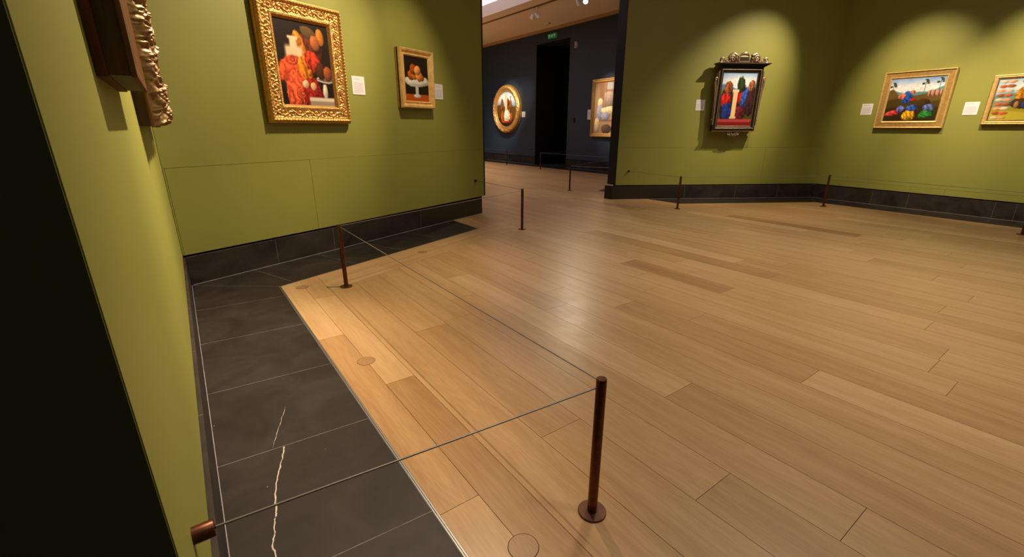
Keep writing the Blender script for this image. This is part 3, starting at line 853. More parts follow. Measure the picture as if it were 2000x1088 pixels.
pt.object('picture_surface', Wd - 0.160, Ht - 0.160, r, -0.055, 0.080)

# --- black tabernacle frame (back-right wall)
r = picture('B', -1.912, 1.250, 0.055, 'tall painting in a black tabernacle frame with scrolled crest and brackets')
tW, tH = 0.80, 1.06
prof = [(0, 0.02), (0.002, 0.095), (0.030, 0.100), (0.036, 0.110), (0.046, 0.112), (0.054, 0.104), (0.066, 0.090), (0.078, 0.078), (0.082, 0.070), (0.090, 0.066)]
ring('frame_moulding', tW, tH, bands_ds(prof), lin(prof), 'ebony', r, 0.0, 0.2, False)
MB().box(-tW / 2 + .003, tW / 2 - .003, -0.068, -0.001, 0.003, tH - .003).build('frame_core', 'ebony', r)
iw, ih = tW - 2 * 0.079, tH - 0.158
prof = [(0, 0.079), (0.003, 0.084), (0.008, 0.084), (0.011, 0.078)]
ring('inner_gilt_line', iw + .006, ih + .006, bands_ds(prof, .01), lin(prof), 'gilt_brown', r, 0.076, 0.2, False)
prof = [(0, 0.112), (0.003, 0.116), (0.009, 0.116), (0.012, 0.112)]
ring('outer_gilt_line', tW - 0.068, tH - 0.068, bands_ds(prof, .01), lin(prof), 'ebony_carved', r, 0.034, 0.2, False)
mb = MB()
for z0, z1, hw, dp in ((1.06, 1.075, 0.405, 0.115), (1.075, 1.090, 0.425, 0.135), (1.090, 1.105, 0.452, 0.160), (1.105, 1.118, 0.475, 0.178)):
    mb.box(-hw, hw, -dp, -0.001, z0, z1)
mb.build('cornice', 'ebony', r)
MB().box(-0.478, 0.478, -0.181, -0.001, 1.118, 1.124).build('cornice_fillet', 'ebony_carved', r)
MB().box(-0.42, 0.42, -0.125, -0.001, -0.012, 0.0).build('base_ledge', 'gilt_brown', r)
def volute(cx, cz, R, sgn, turns=1.6, y=-0.11, rad=0.016, lead=None):
    pts, rads = [], []
    n = 26
    for i in range(n):
        t = i / (n - 1); a = sgn * (turns * 2 * math.pi * (1 - t)) + (math.pi / 2)
        rr_ = R * (1 - 0.86 * t)
        pts.append((cx + rr_ * math.cos(a), y - 0.012 * t, cz + rr_ * math.sin(a))); rads.append(rad * (1.0 - 0.35 * t))
    return pts, rads
mb = MB()
for s in (-1, 1):
    p_, q_ = volute(s * 0.400, 1.172, 0.044, s, rad=0.022); mb.tube(p_, q_, 8)
    mb.tube([(s * 0.44, -0.11, 1.135), (s * 0.36, -0.11, 1.138), (s * 0.30, -0.11, 1.142), (s * 0.26, -0.11, 1.160), (s * 0.235, -0.11, 1.195)], [0.014, 0.020, 0.024, 0.026, 0.016], 8)
    p_, q_ = volute(s * 0.220, 1.192, 0.062, -s, 1.4, rad=0.030); mb.tube(p_, q_, 8)
    mb.tube([(s * 0.285, -0.112, 1.215), (s * 0.25, -0.112, 1.252), (s * 0.195, -0.115, 1.266), (s * 0.14, -0.112, 1.240), (s * 0.118, -0.11, 1.180), (s * 0.16, -0.11, 1.140)], [0.012, 0.022, 0.028, 0.028, 0.026, 0.018], 8)
    for k in range(5):
        mb.tube([(s * (0.13 + 0.032 * k), -0.13, 1.150), (s * (0.14 + 0.032 * k), -0.142, 1.185 + 0.014 * math.sin(k * 1.6)), (s * (0.155 + 0.032 * k), -0.132, 1.215 + 0.02 * math.sin(k * 1.2))], [0.006, 0.011, 0.005], 6)
    mb.lathe([(0.004, -0.024), (0.024, -0.014), (0.028, 0.0), (0.022, 0.014), (0.004, 0.024)], 10, Matrix.Translation((s * 0.325, -0.115, 1.150)))
mb.tube([(-0.085, -0.115, 1.232), (-0.05, -0.12, 1.262), (0, -0.122, 1.276), (0.05, -0.12, 1.262), (0.085, -0.115, 1.232)], [0.014, 0.022, 0.028, 0.022, 0.014], 8)
mb.build('crest_scrolls', 'ebony_carved', r, None, True)
MB().box(-0.34, 0.34, -0.105, -0.06, 1.122, 1.172).build('crest_base', 'ebony_carved', r)
tb_ = MB().box(-0.105, 0.105, -0.125, -0.07, 1.135, 1.232).build('crest_tablet', 'ebony_carved', r); bevel(tb_, .006)
MB().box(-0.080, 0.080, -0.128, -0.120, 1.158, 1.212).build('tablet_panel', 'ebony', tb_)
for s in (-1, 1):
    mb = MB()
    mb.prism([(s * 0.399, -0.10), (s * 0.399, -0.02), (s * 0.415, -0.02), (s * 0.415, -0.10)], 0.10, 1.0)
    mb.tube([(s * 0.408, -0.07, 0.15), (s * 0.418, -0.075, 0.35), (s * 0.425, -0.08, 0.55), (s * 0.440, -0.08, 0.72), (s * 0.455, -0.08, 0.84)], [0.012, 0.016, 0.018, 0.022, 0.020], 8)
    p_, q_ = volute(s * 0.440, 0.865, 0.032, s, 1.3, -0.08, 0.014); mb.tube(p_, q_, 8)
    p_, q_ = volute(s * 0.412, 0.17, 0.026, -s, 1.2, -0.07, 0.010); mb.tube(p_, q_, 8)
    mb.tube([(s * 0.41, -0.07, 0.98), (s * 0.425, -0.075, 0.95), (s * 0.43, -0.075, 0.91)], [0.010, 0.014, 0.010], 8)
    mb.build('side_bracket', 'ebony_carved', r, None, True)
mb = MB()
mb.box(-0.19, 0.19, -0.085, -0.02, -0.040, -0.010)
for s in (-1, 1):
    p_, q_ = volute(s * 0.082, -0.050, 0.042, s, 1.4, -0.09, 0.021); mb.tube(p_, q_, 8)
    mb.tube([(s * 0.045, -0.09, -0.02), (s * 0.024, -0.095, -0.06), (s * 0.008, -0.095, -0.096)], [0.020, 0.022, 0.012], 8)
    mb.tube([(s * 0.12, -0.085, -0.035), (s * 0.17, -0.085, -0.028), (s * 0.22, -0.08, -0.016)], [0.020, 0.017, 0.008], 8)
    mb.lathe([(0.004, -0.022), (0.024, -0.012), (0.029, 0.002), (0.020, 0.014)], 10, Matrix.Translation((s * 0.285, -0.085, -0.026)))
mb.build('apron_carving', 'ebony_carved', r, None, True)
pt = Paint(110, 150, (120, 160, 215))
pt.band(lambda x: 1.0 + 0 * x, (150, 185, 228), .3); pt.ell(0.5, 0.80, 0.7, 0.14, (226, 234, 240), soft=.9, lit=0)
pt.band(lambda x: 0.74 + 0.05 * np.sin(7 * x + 1), (86, 122, 176), .03)
pt.band(lambda x: 0.68 + 0.03 * np.sin(9 * x), (108, 112, 40), .03)
pt.band(lambda x: 0.55 + 0.02 * np.sin(12 * x), (66, 66, 22), .05)
pt.ell(0.20, 0.42, 0.20, 0.34, (38, 26, 44), fold=6); pt.ell(0.18, 0.50, 0.15, 0.13, (184, 30, 18), fold=5); pt.ell(0.24, 0.28, 0.15, 0.17, (26, 46, 124), fold=7)
pt.ell(0.20, 0.73, 0.12, 0.12, (140, 76, 30), fold=5)
pt.ell(0.60, 0.42, 0.24, 0.36, (34, 26, 24), fold=6); pt.ell(0.56, 0.56, 0.10, 0.14, (176, 30, 22), fold=4); pt.ell(0.72, 0.52, 0.11, 0.20, (36, 80, 170), rot=-15, fold=5)
pt.ell(0.56, 0.78, 0.11, 0.15, (40, 54, 26), fold=4); pt.ell(0.60, 0.24, 0.17, 0.15, (96, 26, 34), fold=6)
pt.ell(0.90, 0.48, 0.14, 0.30, (54, 28, 36), fold=5); pt.ell(0.88, 0.76, 0.10, 0.11, (146, 88, 50), fold=4)
pt.rect(0.37, 0.50, 0.16, 0.66, (230, 190, 148), .02); pt.rect(0.34, 0.53, 0.64, 0.69, (238, 204, 164), .015); pt.rect(0.34, 0.53, 0.14, 0.18, (222, 180, 138), .015)
pt.rect(-.1, 1.1, 0.05, 0.13, (166, 60, 62)); pt.band(lambda x: 0.075 + 0 * x, (116, 24, 22), .02)
pt.object('picture_surface', iw - .012, ih - .012, r, -0.074, 0.085)

# --- wide gold frame with landscape (right wall)
r = picture('C', 1.232, 1.300, 0.0, 'landscape painting in a wide flat gold frame on the right wall')
Wd, Ht = 0.925, 0.88
prof = [(0, 0.012), (0.002, 0.058), (0.010, 0.062), (0.018, 0.050), (0.022, 0.045), (0.085, 0.043), (0.088, 0.049), (0.094, 0.049), (0.098, 0.042), (0.112, 0.034)]
def gf(mats, Wd, Ht, r): pass
ring('frame_edge', Wd, Ht, [p[0] for p in prof[:5]], lin(prof), 'gilt_pale', r, 0, 0.3, False)
MBx = ring('frame_flat', Wd, Ht, [p[0] for p in prof[4:6]], lin(prof), 'gilt_flat', r, 0, 0.3, False)
ring('sight_edge', Wd, Ht, [p[0] for p in prof[5:]], lin(prof), 'gilt_pale', r, 0, 0.3, False)
MB().box(-Wd / 2 + .002, Wd / 2 - .002, -0.032, -0.001, 0.002, Ht - .002).build('back_board', 'brown_wood', r)
pt = Paint(150, 150, (120, 160, 220))
pt.ell(0.5, 0.72, 0.9, 0.20, (232, 236, 238), soft=.95, lit=0)
pt.band(lambda x: 0.66 + 0.10 * (x - .45) ** 2 * 4 + 0.015 * np.sin(14 * x), (96, 146, 142), .03)
pt.band(lambda x: 0.60 + 0.22 * np.clip(x - 0.55, 0, 1) + 0.16 * np.exp(-((x - .06) / .10) ** 2), (104, 82, 36), .03)
pt.band(lambda x: 0.50 + 0.05 * np.sin(6 * x), (74, 58, 20), .05); pt.band(lambda x: 0.30 + 0.03 * np.sin(9 * x), (52, 38, 14), .06)
pt.ell(0.70, 0.42, 0.12, 0.11, (66, 48, 18), lit=.4)
for tx, ty in ((0.66, 0.9), (0.92, 0.92), (0.06, 0.86)):
    pt.rect(tx - .004, tx + .004, ty - 0.22, ty + .02, (58, 50, 30), .006)
    for k in range(7): pt.ell(tx + 0.045 * math.sin(k * 2.3), ty + 0.05 * math.cos(k * 1.7), 0.028, 0.014, (52, 66, 36), soft=.5, lit=0)
pt.ell(0.38, 0.56, 0.105, 0.15, (34, 84, 176), fold=6); pt.ell(0.27, 0.58, 0.07, 0.07, (226, 108, 88), rot=-12, fold=4); pt.ell(0.46, 0.68, 0.05, 0.05, (222, 120, 96), fold=4); pt.ell(0.49, 0.50, 0.06, 0.035, (190, 30, 24))
for k in range(9): pt.ell(0.76 + 0.026 * k, 0.63 + 0.012 * (k % 3), 0.018, 0.075, ((196, 130, 110), (120, 80, 50), (190, 150, 140))[k % 3], soft=.3)
pt.ell(0.17, 0.20, 0.15, 0.065, (216, 66, 66), rot=14, fold=6); pt.ell(0.30, 0.29, 0.075, 0.085, (92, 104, 176), fold=4)
pt.ell(0.48, 0.14, 0.125, 0.125, (226, 164, 30), fold=7); pt.ell(0.51, 0.31, 0.105, 0.075, (52, 88, 176), fold=5)
pt.ell(0.80, 0.17, 0.15, 0.09, (40, 124, 48), rot=14, fold=6); pt.ell(0.82, 0.31, 0.10, 0.085, (84, 100, 156), fold=4)
pt.object('picture_surface', Wd - 0.222, Ht - 0.222, r, -0.033, 0.111)

# --- gold frame cut off by the right edge
r = picture('C', 2.60, 1.350, 0.0, 'painting in a beaded gold frame cut off at the right edge of the photo')
Wd, Ht = 0.94, 0.68
prof = [(0, 0.012), (0.002, 0.055), (0.014, 0.060), (0.022, 0.050), (0.034, 0.058), (0.046, 0.046), (0.050, 0.042)]
ring('frame_moulding', Wd, Ht, bands_ds(prof), lin(prof), 'gilt_pale', r, 0, 0.3, False)
def f_dent(pos, d, side): return 0.038 + 0.006 * (np.mod(pos / 0.0150, 1) < 0.55) * (d > 0.0505) * (d < 0.0615) + 0 * d
ring('dentil_edge', Wd, Ht, [0.049, 0.0505, 0.051, 0.061, 0.0615, 0.066], f_dent, 'gilt_brown', r, 0, 0.0019, False)
MB().box(-Wd / 2 + .002, Wd / 2 - .002, -0.030, -0.001, 0.002, Ht - .002).build('back_board', 'brown_wood', r)
pt = Paint(170, 120, (150, 190, 210))
pt.ell(0.5, 0.82, 0.5, 0.12, (206, 214, 214), soft=.9, lit=0)
pt.band(lambda x: 0.62 + 0.05 * np.sin(8 * x), (104, 140, 130), .05)
pt.band(lambda x: 0.30 + 0.04 * np.sin(5 * x + 1), (150, 140, 30), .05); pt.band(lambda x: 0.20 + .02 * np.sin(9 * x), (176, 166, 50), .05)
pt.ell(0.40, 0.60, 0.15, 0.24, (170, 112, 20), wob=.08, fold=5); pt.ell(0.36, 0.40, 0.14, 0.13, (60, 40, 20), wob=.06)
pt.ell(0.30, 0.36, 0.03, 0.09, (150, 110, 70)); pt.ell(0.40, 0.36, 0.035, 0.09, (40, 50, 110)); pt.ell(0.50, 0.40, 0.04, 0.13, (196, 70, 24)); pt.ell(0.60, 0.38, 0.04, 0.12, (190, 120, 40))
pt.ell(0.38, 0.94, 0.09, 0.07, (190, 90, 40), wob=.1)
for x in (0.07, 0.17, 0.83, 0.93):
    for k in range(9): pt.ell(x, 0.06 + k * 0.11, 0.055, 0.038, ((196, 92, 60), (206, 180, 160), (150, 84, 50), (216, 150, 110))[(k + int(x * 20)) % 4], soft=.5, wob=.12)
pt.object('picture_surface', Wd - 0.13, Ht - 0.13, r, -0.0385, 0.065)

# --- two pictures seen edge-on on the left wall
r = picture('L', -2.845, 1.405, -0.014, 'dark wooden box frame seen edge-on at the upper left')
MB().box(-0.295, 0.295, -0.022, -0.0005, 0, 0.86).build('back_frame', 'brown_wood', r)
MB().box(-0.290, 0.290, -0.064, -0.0225, 0.004, 0.856).build('box_side', 'old_wood', r)
for k, (y0, y1) in enumerate(((-0.046, -0.043), (-0.034, -0.032))):
    MB().box(-0.2915, 0.2915, y0, y1, 0.12, 0.74).build('side_batten', 'old_wood', r)
prof = [(0, 0.0642), (0.001, 0.074), (0.012, 0.0745), (0.03, 0.072), (0.06, 0.066), (0.075, 0.064)]
ring('front_moulding', 0.592, 0.86, bands_ds(prof), lin(prof), 'brown_wood', r, 0, 0.1, False)
pt = Paint(40, 50, (60, 44, 26)); pt.ell(.5, .5, .3, .35, (120, 84, 50), wob=.1)
pt.object('picture_surface', 0.45, 0.72, r, -0.0648, 0.07)

r = picture('L', -1.065, 1.295, -0.014, 'carved gilded frame seen edge-on beyond the dark box frame')
Wd, Ht = 1.53, 1.55
MB().box(-Wd / 2 + .004, Wd / 2 - .004, -0.046, -0.0005, 0.006, Ht - .006).build('back_frame', 'old_wood', r)
ring('frame_edge', Wd, Ht, [0, 0.001, 0.010], lin([(0, 0.044), (0.001, 0.058), (0.010, 0.060)]), 'brown_wood', r, 0, 0.2, False)
def f_car(pos, d, side):
    o = np.interp(d, [0, 0.004, 0.02, 0.045, 0.075, 0.10, 0.13, 0.16], [0.058, 0.066, 0.088, 0.108, 0.112, 0.104, 0.090, 0.075])
    ph = side * 0.37
    lf = vnoise((pos + ph) / 0.019 + d / 0.03, d / 0.011 - (pos + ph) / 0.05)
    leaf = 1 - np.abs(2 * lf - 1)
    lump = vnoise((pos + ph) / 0.055 + 9, d / 0.035 + 3)
    tie = np.exp(-((np.mod(pos + 0.05 + 0.5 * d, 0.15) - 0.075) / 0.007) ** 2) * (0.7 + 0.3 * np.cos((d + pos * .3) * 520))
    bead = np.exp(-((np.mod(pos + 0.01, 0.15) - 0.075) / 0.022) ** 2) * np.exp(-((d - 0.02) / 0.012) ** 2)
    return o + np.clip(d / 0.008, 0, 1) * (0.019 * leaf ** 1.8 + 0.020 * (lump - 0.5) + 0.013 * tie + 0.018 * bead)
ring('carved_moulding', Wd - .012, Ht - .012, np.linspace(0, 0.16, 72), f_car, 'gilt_brown', r, 0.006, 0.0025)
pt = Paint(40, 50, (50, 40, 26)); pt.ell(.5, .5, .3, .35, (130, 94, 60), wob=.1)
pt.object('picture_surface', Wd - 0.30, Ht - 0.30, r, -0.078, 0.15)

# --- far room: round painting and cut-off picture
r = picture('F', -0.09, 1.085, 0.0, 'round painting in a carved gold frame on the blue wall')
R0 = 0.885
ds = np.linspace(0, 0.27, 40); th = np.linspace(0, 2 * math.pi, 420, endpoint=False)[:, None]
o = np.interp(ds, [0, 0.01, 0.04, 0.10, 0.17, 0.19, 0.22, 0.27], [0.02, 0.11, 0.15, 0.175, 0.15, 0.125, 0.13, 0.09])[None] + 0 * th
o = o + 0.045 * np.clip(1 - ((ds - 0.10) / 0.075) ** 4, 0, 1)[None] * scroll(th * R0 * 0.88, ((ds - 0.10) / 0.075)[None] + 0 * th, 0.9 * R0 * 2 * math.pi / 40, 0.08)
Rr = (R0 - ds)[None]
V = np.stack([Rr * np.cos(th), -o, Rr * np.sin(th) + R0], -1).reshape(-1, 3)
i = np.arange(len(th) * len(ds)).reshape(len(th), len(ds)); j = np.roll(i, -1, 0)
mk('carved_frame', V, np.stack([i[:, :-1], j[:, :-1], j[:, 1:], i[:, 1:]], -1).reshape(-1, 4), 'gilt', r)
MB().lathe([(R0 - 0.004, 0.001), (R0 - 0.004, 0.085)], 72, Matrix.Translation((0, 0, R0)) @ Matrix.Rotation(math.pi / 2, 4, 'X')).build('back_board', 'brown_wood', r)
pt = Paint(100, 100, (70, 50, 20))
pt.band(lambda x: 1.1 + 0 * x, (120, 150, 180), .02); pt.ell(.5, .8, .6, .15, (214, 224, 230), soft=.9, lit=0)
pt.band(lambda x: 0.60 + 0.03 * np.sin(12 * x), (96, 66, 22), .04); pt.band(lambda x: 0.22 + 0.04 * np.sin(7 * x), (44, 28, 10), .06)
pt.ell(0.28, 0.58, 0.09, 0.20, (120, 72, 28), fold=6, wob=.2); pt.ell(0.70, 0.60, 0.10, 0.20, (134, 84, 34), fold=6, wob=.2); pt.ell(0.60, 0.72, 0.07, 0.12, (112, 66, 26), fold=6, wob=.2)
pt.rect(0.43, 0.55, 0.30, 0.92, (216, 190, 146), .04); pt.ell(0.54, 0.30, 0.17, 0.18, (238, 222, 186), fold=9, wob=.05)
pt.ell(0.30, 0.28, 0.08, 0.16, (180, 92, 24)); pt.ell(0.76, 0.26, 0.07, 0.12, (170, 80, 22)); pt.ell(0.5, 0.13, 0.24, 0.03, (176, 60, 26))
pt.disc('picture_surface', R0 - 0.255, r, -0.10, R0)

r = picture('F', 5.32, 1.030, 0.0, 'pale picture in a gold frame half hidden behind the doorway edge')
Wd, Ht = 1.74, 1.655
prof = [(0, 0.012), (0.004, 0.085), (0.03, 0.09), (0.05, 0.07), (0.075, 0.078), (0.10, 0.055), (0.11, 0.045)]
ring('frame_moulding', Wd, Ht, bands_ds(prof, .02), lin(prof), 'gilt', r, 0, 0.5, False)
MB().box(-Wd / 2 + .003, Wd / 2 - .003, -0.042, -0.001, 0.003, Ht - .003).build('back_board', 'brown_wood', r)
pt = Paint(110, 110, (176, 138, 102))
pt.rect(0.28, 1.1, 0.52, 1.1, (160, 116, 84)); pt.rect(0.30, 1.0, 0.56, 0.80, (204, 178, 150)); pt.rect(0.30, 1.0, 0.86, 1.0, (184, 172, 168))
pt.ell(0.40, 0.68, 0.18, 0.14, (170, 148, 130), wob=.2); pt.rect(0.12, 0.26, 0.45, 1.0, (150, 110, 78), .05)
pt.ell(0.16, 0.60, 0.07, 0.10, (236, 208, 156)); pt.ell(0.16, 0.40, 0.10, 0.16, (160, 156, 172), wob=.1)
pt.ell(0.42, 0.46, 0.25, 0.07, (234, 206, 152), wob=.1); pt.rect(0.1, 1.1, 0.24, 0.27, (146, 96, 62)); pt.ell(0.30, 0.33, 0.14, 0.08, (156, 150, 164), wob=.2)
pt.ell(0.10, 0.16, 0.07, 0.16, (222, 196, 150), wob=.1); pt.ell(0.35, 0.09, 0.14, 0.09, (96, 72, 58), wob=.1); pt.ell(0.6, 0.14, 0.12, 0.08, (214, 178, 132), wob=.2)
for k in range(5): pt.rect(0.30 + k * 0.16, 0.312 + k * 0.16, 0.50, 1.0, (140, 98, 66), .01)
pt.object('picture_surface', Wd - 0.215, Ht - 0.215, r, -0.044, 0.1075)

# ------------------------------------------------------------------ FAR ROOM SIGNS
r = empty('exit_sign', WM['F'] @ Matrix.Translation((2.447, 0, 4.085)))
tag(r, 'green emergency exit sign above the dark doorway', 'sign')
MB().box(-0.215, 0.215, -0.04, -0.0005, 0.0, 0.145).build('sign_box', 'sign_green', r)
mb = MB(); y0, y1 = -0.0425, -0.0401
mb.box(-0.165, -0.150, y0, y1, 0.03, 0.115).box(-0.165, -0.10, y0, y1, 0.103, 0.115).box(-0.112, -0.10, y0, y1, 0.03, 0.115)
mb.build('door_pictogram', 'sign_glyph', r)
mb = MB()
mb.lathe([(0.011, -0.0012), (0.011, 0.0012)], 12, Matrix.Translation((0.012, -0.0413, 0.108)) @ Matrix.Rotation(math.pi / 2, 4, 'X'))
for pts in (((0.004, 0.095), (-0.010, 0.068)), ((-0.010, 0.068), (0.012, 0.050), (0.004, 0.030)), ((-0.010, 0.068), (-0.028, 0.052), (-0.044, 0.050)), ((0.004, 0.093), (-0.020, 0.092), (-0.030, 0.076)), ((0.006, 0.092), (0.020, 0.078), (0.034, 0.082))):
    mb.tube([(x, -0.0413, z) for x, z in pts], 0.0055, 6)
mb.build('running_figure', 'sign_glyph', r)
mb = MB(); mb.box(0.112, 0.126, y0, y1, 0.030, 0.085)
for s in (-1, 1):
    b = len(mb.v); mb.v += [(0.119, y0, 0.118), (0.119 + s * 0.034, y0, 0.080), (0.119, y0, 0.080), (0.119, y1, 0.118), (0.119 + s * 0.034, y1, 0.080), (0.119, y1, 0.080)]
    mb.f += [(b, b + 1, b + 2), (b + 3, b + 5, b + 4), (b, b + 3, b + 4, b + 1), (b + 1, b + 4, b + 5, b + 2)]
mb.build('arrow', 'sign_glyph', r)
# serif letter B on the wall
def arc_stroke(mb, cx, cz, rx, rz, th_thin, th_thick, y0, y1):
    n = 14; b = len(mb.v)
    for i in range(n + 1):
        a = -math.pi / 2 + math.pi * i / n
        tk = th_thin + (th_thick - th_thin) * math.cos(a) ** 2
        for rr_x, rr_z in ((rx, rz), (rx - tk, rz - th_thin)):
            for y in (y0, y1): mb.v.append((cx + rr_x * math.cos(a), y, cz + rr_z * math.sin(a)))
    for i in range(n):
        p, q = b + 4 * i, b + 4 * (i + 1)
        mb.f += [(p, q, q + 2, p + 2), (p + 1, p + 3, q + 3, q + 1), (p, p + 1, q + 1, q), (p + 2, q + 2, q + 3, p + 3)]
mb = MB(); y0, y1 = -0.008, -0.0005
mb.box(-0.046, -0.022, y0, y1, 0.0, 0.168).box(-0.064, -0.004, y0, y1, 0, 0.007).box(-0.064, -0.004, y0, y1, 0.161, 0.168)
mb.box(-0.022, 0.006, y0, y1, 0.086, 0.093).box(-0.022, 0.004, y0, y1, 0.161, 0.168).box(-0.022, 0.010, y0, y1, 0.0, 0.007)
arc_stroke(mb, 0.004, 0.127, 0.046, 0.041, 0.008, 0.024, y0, y1)
arc_stroke(mb, 0.008, 0.0465, 0.056, 0.0465, 0.008, 0.026, y0, y1)
tag(mb.build('wall_letter', 'letter_pale', None, WM['F'] @ Matrix.Translation((3.569, 0, 3.672))), 'pale serif letter B on the blue wall, right of the dark doorway', 'letter')
# small dark box on the wall right of the doorway
o = bevel(MB().box(-0.03, 0.03, -0.035, -0.0005, 0, 0.15).build('call_point', 'dark_lining', None, WM['F'] @ Matrix.Translation((3.62, 0, 1.46))), .006)
tag(o, 'small black box on the blue wall right of the dark doorway', 'wall box')
MB().box(-0.02, 0.02, -0.037, -0.0352, 0.09, 0.13).build('front_plate', 'gap_black', o)
mb = MB().lathe([(0.012, 0.0), (0.028, 0.006), (0.030, 0.03), (0.022, 0.05), (0.006, 0.056)], 16)
tag(mb.build('door_stop', 'bronze_plate', None, WM['F'] @ Matrix.Translation((2.50, 0.30, 0.003)), True), 'small rounded metal stop on the threshold of the dark doorway', 'door stop')
mb = MB().lathe([(0.10, 0.0), (0.10, -0.02), (0.085, -0.045), (0.04, -0.055)], 24)
o = tag(mb.build('smoke_detector', 'lamp_white', None, Matrix.Translation(fw(7.69, 10.3, CEIL - 0.0005)), True), 'round white smoke detector on the far ceiling', 'smoke detector')
MB().lathe([(0.035, -0.054), (0.03, -0.064)], 16).build('sensor_dome', 'cornice_paint', o, None, True)

# ------------------------------------------------------------------ LAMPS
def track(a, b, label, group='lighting tracks'):
    a = Vector(a); b = Vector(b); d = (b - a).normalized(); n = Vector((-d.y, d.x, 0)); L = (b - a).length
    M = Matrix(((d.x, n.x, 0, a.x), (d.y, n.y, 0, a.y), (0, 0, 1, a.z), (0, 0, 0, 1)))
    o = MB().box(0, L, -0.02, 0.02, -0.03, -0.0005).build('lighting_track', 'track_tan', None, M)
    tag(o, label, 'track', group)
    MB().box(0.02, L - .02, -0.006, 0.006, -0.0315, -0.0302).build('track_slot', 'gap_black', o)
def lamp(p, target, label, watts=None, angle=52, blend=0.9, colr=WARM, lit=True, glow=False, rad=0.03, light=True):
    p = Vector(p); t = Vector(target)
    r = empty('track_spotlight', Matrix.Translation((p.x, p.y, p.z)))
    tag(r, label, 'spotlight', 'white track spotlights')
    MB().box(-0.03, 0.03, -0.015, 0.015, 0.17, 0.20).build('track_adapter', 'lamp_white', r)
    MB().tube([(0, 0, 0.172), (0, 0, 0.06)], 0.009, 10).build('stem', 'lamp_white', r)
    d = (t - p).normalized()
    Mh = d.to_track_quat('Z', 'Y').to_matrix().to_4x4()
    h = MB().lathe([(0.03, -0.09), (0.045, -0.085), (0.05, -0.02), (0.06, 0.03), (0.062, 0.06), (0.055, 0.062), (0.052, 0.045)], 20).build('lamp_head', 'lamp_white', r, Mh, True)
    MB().lathe([(0.050, 0.0455), (0.050, 0.048)], 20).build('lens', 'lamp_glow' if glow else 'lamp_white', h)
    if light:
        ld = bpy.data.lights.new('spot', 'SPOT'); ld.energy = watts or SPOT_W; ld.spot_size = math.radians(angle); ld.spot_blend = blend
        ld.color = colr; ld.shadow_soft_size = rad
        lo = bpy.data.objects.new('spot', ld); col.objects.link(lo)
        lo.parent = r
        lo.matrix_local = Matrix.Translation(d * 0.075) @ (-d).to_track_quat('Z', 'Y').to_matrix().to_4x4()
LZ = CEIL - 0.20; LZF = CEIL - 0.236
lamp(ww('A', 2.40, 1.93, LZ), ww('A', 1.05, 0, 1.8), 'track spotlight aimed at the large carved gold frame', 720, 52, 0.9)
lamp(ww('A', 2.15, 1.93, LZ), ww('A', 2.65, 0, 1.6), 'track spotlight aimed at the small gold frame', 330, 40, 0.9)
lamp(ww('L', -1.75, 1.80, LZ), ww('L', -2.3, 0, 1.1), 'track spotlight aimed at the dark box frame', 1000, 60, 1.0)
lamp(ww('L', -0.75, 1.75, LZ), ww('L', -1.3, 0, 1.4), 'track spotlight aimed at the edge-on carved frame', 700, 50)
lamp(ww('B', -0.65, 1.75, LZ), ww('B', -1.95, 0, 1.75), 'track spotlight aimed at the black tabernacle frame', 640, 50, 1.0)
lamp(ww('C', 1.25, 1.9, LZ), ww('C', 1.20, 0, 1.65), 'track spotlight aimed at the gold-framed landscape', 560, 46, 1.0)
lamp(ww('C', 2.7, 1.9, LZ), ww('C', 2.55, 0, 1.5), 'track spotlight aimed at the beaded gold frame', 800, 48, 1.0)
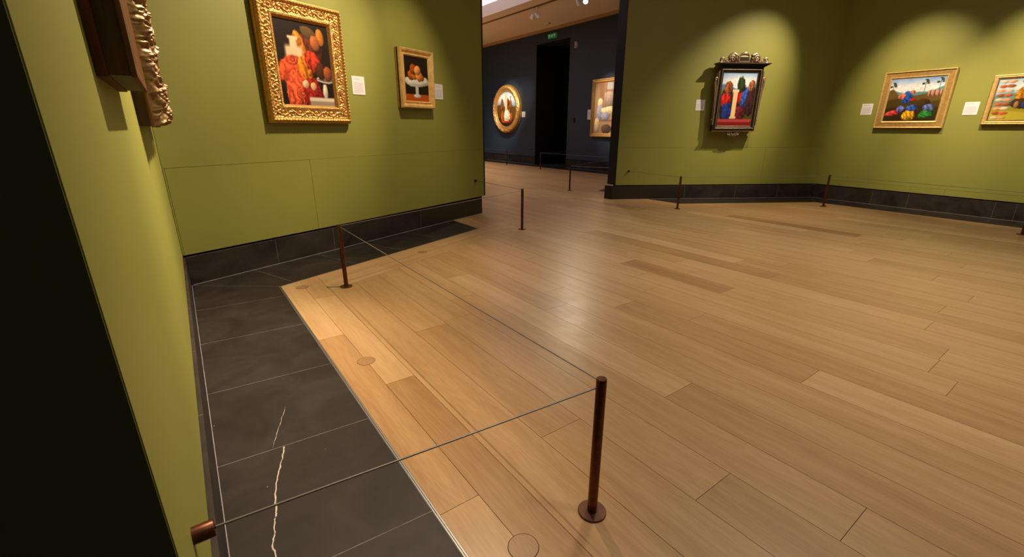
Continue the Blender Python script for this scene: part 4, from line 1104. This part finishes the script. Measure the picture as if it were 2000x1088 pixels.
# floor washers
lamp(ww('A', 1.37, 1.93, LZ), fw(-0.55, 1.5, 0), 'track spotlight washing the floor before the left green wall', 330, 50, 0.9)
lamp(ww('B', -1.6, 1.9, LZ), ww('B', -1.7, 0.8, 0), 'track spotlight washing the floor before the black frame', 260, 60, 0.9)
for i, (x, y, w_) in enumerate(((0.9, 2.6, 150), (3.0, 3.4, 160), (2.2, 5.6, 165), (4.6, 5.0, 165), (1.8, 0.9, 120), (4.2, 1.8, 150))):  # unseen lamps added to brighten the open floor
    lamp((x, y, LZ), (x, y + 0.05, 0), ('first', 'second', 'third', 'fourth', 'fifth', 'sixth')[i] + ' added overhead lamp brightening the open oak floor', w_, 100, 1.0, (1.0, 0.84, 0.66), rad=0.12)
# far room
FC = (1.0, 0.86, 0.66)
track(fw(3.2, 8.72, CEIL), fw(13.0, 8.72, CEIL), 'slim lighting track along the far ceiling')
lamp(fw(6.40, 8.70, LZF), ww('F', 0.0, 0, 1.9), 'left of the paired white spotlights on the far ceiling', 620, 26, 0.8, FC)
lamp(fw(6.20, 8.72, LZF), ww('F', 5.3, 0, 1.8), 'right of the paired white spotlights on the far ceiling', 620, 34, 0.9, FC)
lamp(fw(4.60, 8.70, LZF), ww('F', 5.6, 0, 1.8), 'white spotlight left of the glowing lamp on the far ceiling', light=False)
lamp(fw(4.37, 8.72, LZF), fw(1.0, 4.5, 0.3), 'glowing white spotlight facing the camera on the far ceiling', 160, 60, 0.8, FC, glow=True)
lamp(fw(5.2, 6.0, CEIL + 0.1), fw(5.2, 6.05, 0), 'added overhead lamp brightening the oak floor beyond the doorway', 260, 100, 1.0, FC, rad=.12)  # unseen lamp added to lift the far floor
lamp(fw(9.0, 7.2, CEIL + 0.1), fw(9.0, 7.25, 0), 'added overhead lamp brightening the floor before the blue wall', 260, 100, 1.0, FC, rad=.12)  # another added lamp, out of view, for the floor by the navy wall
lamp(fw(9.6, 8.72, LZF), ww('F', -0.1, 0, 1.9), 'white spotlight on the far ceiling, hidden behind the left green wall', 500, 40, 0.9, FC)
lamp(fw(9.5, 4.8, CEIL + 0.1), fw(9.5, 4.85, 0), 'added hidden lamp in the left part of the blue room, for ceiling bounce', 1500, 110, 1.0, FC, rad=.12)  # hidden lamp added so that floor bounce lights the far ceiling
lamp(fw(12.0, 6.4, CEIL + 0.1), fw(12.0, 6.45, 0), 'added hidden lamp deep in the blue room, for ceiling bounce', 1500, 110, 1.0, FC, rad=.12)  # second hidden lamp added to bounce light onto the soffit
